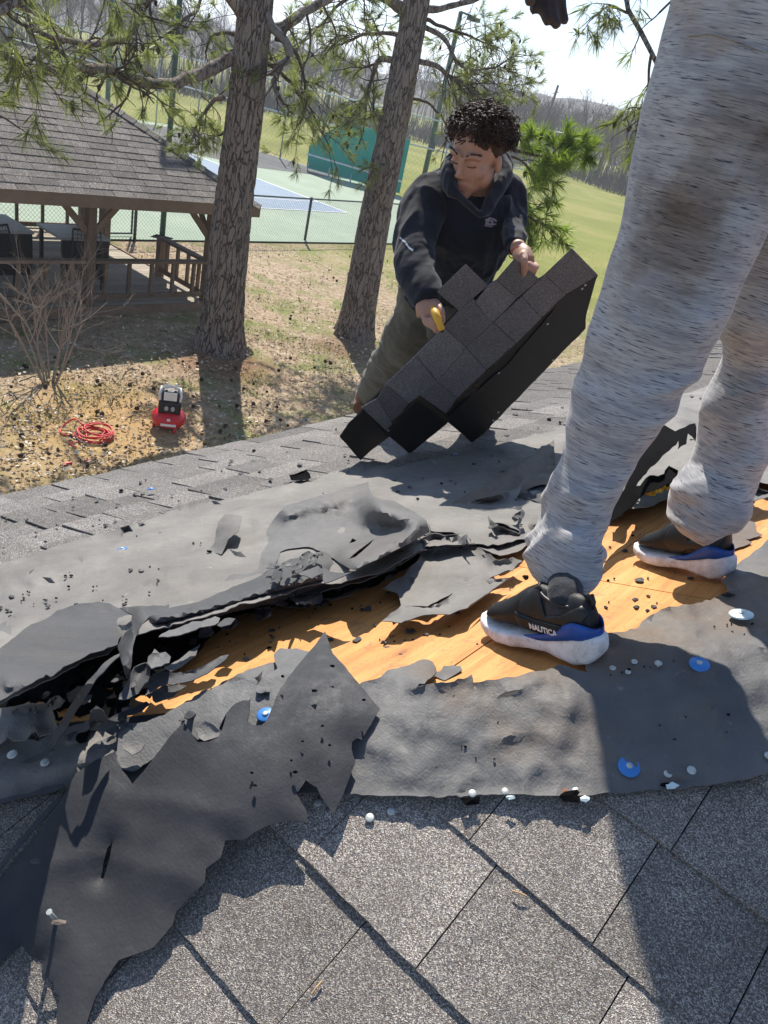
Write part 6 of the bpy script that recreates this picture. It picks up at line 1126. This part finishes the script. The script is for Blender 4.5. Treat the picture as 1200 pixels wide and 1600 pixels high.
t = NT('dirty_white_sole'); v = t.co(); c = t.mix(t.ramp(t.noise(v, 28, 6, .7), [(.42, 0), (.68, .8)]), (.74, .73, .74), (.42, .35, .29)); c = t.mix(t.ramp(t.noise(v, 160, 4, .7), [(.6, 0), (.7, .6)]), c, (.2, .17, .14)); M['sole'] = t.fin(c, .6, t.bump(t.noise(v, 90, 4), .35, .002), .35)
M['blue_foam'] = simple('blue_foam', (.018, .085, .36), .45, .4, 50, .3); M['logo_white'] = simple('white_logo', (.72, .73, .72), .5, .4, 90, .15)
L1_ = [(890, 926, 38, 1.285), (886, 908, 54, 1.28), (882, 880, 66, 1.285), (886, 845, 64, 1.305), (893, 820, 57, 1.305), (899, 795, 59, 1.305), (908, 765, 62, 1.305), (924, 725, 66, 1.305), (943, 680, 71, 1.305), (965, 635, 77, 1.305), (990, 585, 88, 1.305), (1015, 530, 97, 1.305), (1038, 470, 101, 1.31), (1060, 405, 107, 1.315), (1083, 335, 114, 1.325), (1108, 262, 119, 1.335), (1138, 185, 123, 1.345), (1170, 105, 127, 1.365), (1205, 20, 134, 1.385), (1240, -70, 139, 1.4), (1262, -150, 129, 1.42)]
L2_ = [(1119, 832, 32, 1.555), (1114, 814, 48, 1.55), (1110, 790, 54, 1.555), (1116, 762, 53, 1.58), (1128, 742, 51, 1.58), (1137, 712, 55, 1.575), (1145, 675, 58, 1.57), (1154, 630, 59, 1.56), (1166, 575, 61, 1.55), (1184, 510, 66, 1.53), (1212, 430, 75, 1.51), (1240, 340, 88, 1.49), (1262, 240, 102, 1.46), (1275, 130, 118, 1.44), (1280, 10, 132, 1.43), (1280, -90, 140, 1.43)]
L1_ = [(x+2, y, h*(.96 if y > 740 else .87 if y > 420 else .90), r) for x, y, h, r in L1_]; L2_ = [(x+2, y, h*.93, r) for x, y, h, r in L2_]
JG = MB(); limbpx(JG, L1_, .92, 90); limbpx(JG, L2_, .92, 80); sweep(JG, [at(1262, 20, 1.42), at(1270, -110, 1.43), at(1272, -220, 1.46), at(1270, -290, 1.5)], [.16, .175, .155, .14], .85)
AX1 = [at(x, y, r) for x, y, h, r in L1_]
def jogfn(co, no):
    q = co@np.array([[.92, 0, .39], [0, 1, 0], [-.39, 0, .92]]).T; big = (ridge(q*np.array([.5, .5, 1.2]), 4.6, 2)-.35)*.014; low = np.clip((-.42-co[:, 2])/.22, 0, 1)    # gathers grow towards the ankles
    g_ = ridge(q*np.array([.5, .5, 1.3])+.12*vn(q*5)[:, None], 11, 2)*.013*low-.003*low; kn = np.exp(-((co[:, 2]+.28)/.12)**2)*(ridge(q*np.array([.5, .5, 1.2])+2.2, 8, 2)-.7)*.013; return big*(.35+.8*np.clip(fbm(q, 3, 2)+.5, 0, 1))+g_+kn+fbm(q, 40, 2)*.0008-.003
jog = fuse(JG, 'joggers', M['heather'], P1, .0048, 3, jogfn)
JB = bvh(jog)
def seam(name, pts, rad, l=.001):
    P_ = [];
    for i in range(len(pts)-1):
        for t in np.linspace(0, 1, 14, endpoint=False): q = np.array(pts[i])*(1-t)+np.array(pts[i+1])*t; h = onmesh(JB, q[0], q[1], l)
        if False: pass
        for t in np.linspace(0, 1, 12, endpoint=(i == len(pts)-2)):
            q = np.array(pts[i])*(1-t)+np.array(pts[i+1])*t; h = onmesh(JB, q[0], q[1], l)
            if h is not None and np.linalg.norm(h) < 2: P_.append(h)
    if len(P_) > 3: P_ = np.array(P_); P_[1:-1] = (P_[:-2]+P_[1:-1]+P_[2:])/3; MB().tube(P_, rad, 5).build(name, M['heather'], P1, True)
seam('pocket_seam', [(1075, 56), (1110, 52), (1160, 66), (1198, 82)], .0014)
# body: legs, trunk, arms and head of the standing worker continue above the frame
B1 = MB(); hipc = at(1262, -20, 1.42); chest = hipc+np.array([-.02, .10, .34]); nck = hipc+np.array([-.06, .18, .54]); hed = hipc+np.array([-.09, .24, .69])
sweep(B1, [at(895, 935, 1.32), at(890, 900, 1.31), at(925, 720, 1.305), at(1050, 440, 1.31), at(1150, 150, 1.36), at(1245, -60, 1.42)], [.028, .028, .036, .042, .06, .09], m=40); sweep(B1, [at(1120, 850, 1.6), at(1118, 810, 1.58), at(1140, 690, 1.57), at(1190, 490, 1.53), at(1270, 130, 1.46), at(1275, -60, 1.43)], [.028, .028, .030, .032, .05, .09], m=40)
sweep(B1, [hipc-[0, 0, .05], hipc+[0, .03, .12], chest, nck-[0, 0, .05]], [.13, .125, .15, .09], .7, m=24, view=np.array([0, -1.0, 0])); sweep(B1, [nck-[0, 0, .06], hed-[0, 0, .05]], [.055, .055], m=8); ell(B1, hed, (np.array([1.0, 0, 0]), np.array([0, 1.0, 0]), np.array([0, 0, 1.0])), (.078, .095, .115)); ell(B1, hed+[-.03, .09, -.02], (np.array([1.0, 0, 0]), np.array([0, 1.0, 0]), np.array([0, 0, 1.0])), (.014, .02, .02))
wr = at(872, -58, 1.885); elb = at(930, -330, 1.814); shl = chest+np.array([-.17, .03, .10]); sweep(B1, [shl, elb, wr], [.052, .042, .028], m=22); shr = chest+np.array([.18, -.02, .10]); sweep(B1, [shr, shr+np.array([.10, -.02, -.27]), shr+np.array([-.06, .22, -.16])], [.052, .042, .028], m=18)
sweep(B1, [wr, at(866, -34, 1.879), at(864, -12, 1.872)], [.028, .036, .036], .55, m=10)
for L_, rr in (([(846, -14, 1.860), (839, 2, 1.848), (835, 12, 1.841), (836, 19, 1.835)], .0115), ([(853, -12, 1.860), (851, 8, 1.848), (853, 24, 1.835), (858, 37, 1.829)], .0120), ([(864, -12, 1.866), (863, 12, 1.854), (866, 30, 1.841), (872, 43, 1.835)], .0118), ([(876, -12, 1.872), (877, 10, 1.866), (880, 26, 1.860), (884, 36, 1.854)], .0110)): fing(B1, L_, [rr, rr*.98, rr*.92, rr*.78])
fing(B1, [(846, -34, 1.848), (832, -22, 1.810), (828, -6, 1.798), (829, 8, 1.792)], [.0145, .013, .012, .0095]); fuse(B1, 'body', M['skin_dark'], P1, .0042, 3)
TS = MB(); sweep(TS, [hipc+[0, .0, .06], hipc+[0, .04, .18], chest, nck-[0, 0, .04]], [.15, .145, .17, .085], .75, m=24, view=np.array([0, -1.0, 0])); sweep(TS, [shl+[.06, 0, .02], shl, (shl+elb)/2], [.075, .07, .062], m=12); sweep(TS, [shr-[.06, 0, -.02], shr, shr+np.array([.06, .03, -.16])], [.075, .07, .062], m=12); M['shirt'] = mat_cloth('grey_sweatshirt', (.10, .10, .11), (.14, .14, .15)); fuse(TS, 'sweatshirt', M['shirt'], P1, .006, 3, lambda co, no: ridge(co, 8, 2)*.006)
h1 = MB(); ell(h1, hed+[0, -.015, .025], (np.array([1.0, 0, 0]), np.array([0, 1.0, 0]), np.array([0, 0, 1.0])), (.088, .098, .105)); fuse(h1, 'hair', M['hair'], P1, .006, 1, hfn)

def shoe(heel, toe, up, side, lettered, name_label, cuff):
    """slip-on trainer; local x runs heel to toe, y to the visible side, z up from the roof"""
    heel = np.asarray(heel); f = toe-heel; ln = np.linalg.norm(f); f = f/ln; up = up-f*(up@f); up /= np.linalg.norm(up); s = np.cross(up, f)*side; K = ln/.285
    ZK = 1.28
    def T(x, y, z): return heel+(f*x+s*y+up*z*ZK)*K
    sh = bpy.data.objects.new('shoe', None); COL.objects.link(sh); sh.location = tuple(heel); sh.parent = P1; sh.matrix_parent_inverse = world_of(P1).inverted(); sh['label'] = name_label
    xs_ = [-.016, -.010, .005, .03, .06, .10, .14, .18, .215, .245, .268, .280]; hw = [.010, .024, .034, .040, .037, .033, .037, .044, .047, .042, .030, .012]; zb = [.034, .020, .006, .000, .002, .006, .004, .000, .001, .006, .014, .022]; zt = [.048, .052, .054, .052, .044, .034, .029, .027, .026, .028, .032, .034]
    n = 20; V = []
    for x, w_, b_, t_ in zip(xs_, hw, zb, zt):
        for i in range(n):
            a = 2*math.pi*i/n; cy, cz = math.cos(a), math.sin(a); e = .45; V.append(T(x, w_*abs(cy)**e*np.sign(cy)*(1+.06*(1-cz)/2), (b_+t_)/2+(t_-b_)/2*abs(cz)**e*np.sign(cz)))
    m = len(xs_); Fc = [(j*n+i, j*n+(i+1) % n, (j+1)*n+(i+1) % n, (j+1)*n+i) for j in range(m-1) for i in range(n)]+[tuple(range(n)), tuple((m-1)*n+i for i in range(n))]
    mb = MB(); mb.add(V, Fc); fuse(mb, 'sole', M['sole'], sh, .0028, 2, lambda co, no: fbm(co, 60, 3)*.0006)
    # upper
    U = MB(); xs2 = [.004, .018, .04, .07, .10, .13, .16, .19, .22, .248, .264]; w2 = [.018, .029, .034, .034, .033, .034, .037, .040, .039, .031, .016]; tz = [.088, .106, .108, .104, .108, .110, .098, .080, .066, .054, .042]; rs_ = [T(x, 0, 0) for x in xs2]
    V = []
    for x, w_, t_ in zip(xs2, w2, tz):
        for i in range(n):
            a = 2*math.pi*i/n; cy, cz = math.cos(a), math.sin(a); zlo = .030; hgt = t_-zlo; zz = zlo+hgt*(.5+.5*cz); k = 1-.34*max(0, (zz-zlo)/.085)**1.6 if x < .15 else 1-.25*((zz-zlo)/hgt)**3; V.append(T(x, w_*abs(cy)**.75*np.sign(cy)*k, zz))
    m = len(xs2); Fc = [(j*n+i, j*n+(i+1) % n, (j+1)*n+(i+1) % n, (j+1)*n+i) for j in range(m-1) for i in range(n)]+[tuple(range(n)), tuple((m-1)*n+i for i in range(n))]; U.add(V, Fc)
    up_o = fuse(U, 'upper', M['upper'], sh, .003, 3, lambda co, no: fbm(co, 25, 3)*.0012); UB = bvh(up_o)
    # collar: rolled edge dipping at the ankle and rising at the heel
    col_ = []; 
    for t in np.linspace(0, 2*math.pi, 40): x = .078+.050*math.cos(t); y = .027*math.sin(t); z = .103+.007*math.cos(t)-.010*abs(math.sin(t)); col_.append(T(x, y, z))
    MB().tube(col_, .0042*K, 8, False).build('collar', M['upper2'], sh, True)
    SK_ = MB(); sweep(SK_, [T(.085, 0, .06), T(.075, 0, .09), cuff[0]*.45+T(.07, 0, .105)*.55, cuff[0], cuff[1]], [.033*K, .033*K, .030, .030, .030], .95, m=18); fuse(SK_, 'sock', M['sock'], sh, .004, 2, lambda co, no: fbm(co, 120, 2)*.0012)
    def cast(x, z, l):
        o_ = T(x, .2, z); d = -s; h = UB.ray_cast(Vector(o_), Vector(d)); return (np.array(h[0])+s*l) if h[0] is not None else T(x, .035, z)
    def skinpatch(name, outl, mat, l, th=.0022, stp=.006):
        a = np.array(outl); gx_, gz_ = np.meshgrid(np.arange(a[:, 0].min(), a[:, 0].max(), stp), np.arange(a[:, 1].min(), a[:, 1].max(), stp)); g_ = np.stack([gx_.ravel(), gz_.ravel()], 1); ol = []
        for i in range(len(a)): p, q = a[i], a[(i+1) % len(a)]; k = max(1, int(np.linalg.norm(q-p)/stp)); ol += [tuple(p+(q-p)*j/k) for j in range(k)]
        g_ = g_[inpoly(g_, ol) & (polydist(g_, ol) > stp*.4)]; vs_ = ol+[tuple(q) for q in g_]; r_ = delaunay_2d_cdt([Vector(v_) for v_ in vs_], [(i, (i+1) % len(ol)) for i in range(len(ol))], [], 1, 1e-6); V_ = [cast(v_[0], v_[1], l) for v_ in r_[0]]; F_ = [tuple(f_) for f_ in r_[2]]
        nn = np.cross(V_[F_[0][1]]-V_[F_[0][0]], V_[F_[0][2]]-V_[F_[0][0]])@s; F_ = [f_[::-1] for f_ in F_] if nn < 0 else F_; o_ = mesh(name, V_, F_, mat, sh, True); m_ = o_.modifiers.new('s', 'SOLIDIFY'); m_.thickness = th; m_.offset = -1; return o_
    skinpatch('elastic_strap', [(.118, .112), (.150, .100), (.165, .060), (.150, .036), (.118, .036), (.10, .05), (.02, .062), (.006, .088), (.02, .098), (.06, .078), (.095, .070)], M['upper2'], .0022)
    if lettered:
        skinpatch('logo_plate', [(.165, .066), (.12, .060), (.058, .062), (.052, .044), (.062, .036), (.13, .033), (.158, .040)], M['upper2'], .0045, .003)
        skinpatch('plate_inset', [(.158, .062), (.12, .0565), (.063, .0585), (.058, .045), (.066, .040), (.13, .037), (.153, .043)], M['upper'], .0056, .0015)
        cu_ = bpy.data.curves.new('lettering', 'FONT'); cu_.body = 'NAUTICA'; cu_.size = .0148*1.0; cu_.offset = .0004; cu_.align_x = 'CENTER'; cu_.align_y = 'CENTER'; to = bpy.data.objects.new('t', cu_); COL.objects.link(to); d2 = bpy.context.evaluated_depsgraph_get(); d2.update(); tm = bpy.data.meshes.new_from_object(to.evaluated_get(d2)); bpy.data.objects.remove(to)
        pts_ = [v_.co.copy() for v_ in tm.vertices]; V_ = [cast(.098-q.x*1.02, .0475+q.y, .0072) for q in pts_]; F_ = [tuple(p_.vertices) for p_ in tm.polygons]; o_ = mesh('lettering', V_, F_, M['logo_white'], sh); m_ = o_.modifiers.new('s', 'SOLIDIFY'); m_.thickness = .0008; m_.offset = 0
    # blue foam swoosh round the heel
    V = []; N_ = 40; pth = [(.150, .0345, .0), (.12, .0345, .004), (.09, .036, .008), (.06, .039, .017), (.035, .040, .022), (.015, .036, .020), (.0, .026, .015), (-.008, .012, .013), (-.010, 0, .013)]; pth = pth+[(x, -y, h) for x, y, h in pth[-2::-1]]; P3 = smooth_path(pth, N_)
    for x, y, h in P3:
        z0 = np.interp(x, xs_, zt)-.006; iy = y*.80; V += [T(x, y, z0), T(x, y*.965, z0+max(0, h)*.6+.005), T(x, y*.90, z0+max(0, h)+.005), T(x, iy, z0+max(0, h)*.95+.003), T(x, iy, z0)]
    Fc = [(j*5+i, j*5+(i+1) % 5, (j+1)*5+(i+1) % 5, (j+1)*5+i) for j in range(N_-1) for i in range(5)]; o_ = MB().add(V, Fc).build('blue_midsole', M['blue_foam'], sh, True)
    MB().tube([T(.010, 0, .090), T(.007, 0, .102), T(.012, 0, .112)], [.006*K]*3, 6).build('pull_tab', M['upper2'], sh, True)
    return sh
a1_, b1_ = onA(930, 1038, .006), onA(764, 984, .006); d = b1_-a1_; shoe(a1_-d*.02, b1_+d*.05, nA*.7+nB*.1+np.array([0, 0, .25]), 1, True, 'near left shoe with white lettering on its side plate', (at(886, 890, 1.335), at(885, 860, 1.325)))
a2_, b2_ = onA(1132, 905, .006), onA(1008, 872, .006); d = b2_-a2_; shoe(a2_-d*.03, b2_+d*.14, nA*.8+np.array([0, 0, .2]), 1, False, 'far right shoe, plain and scuffed', (at(1116, 805, 1.61), at(1112, 775, 1.60)))
print('OBJECTS', len(bpy.data.objects), 'TRIS', sum(len(o.data.polygons) for o in bpy.data.objects if o.type == 'MESH'))
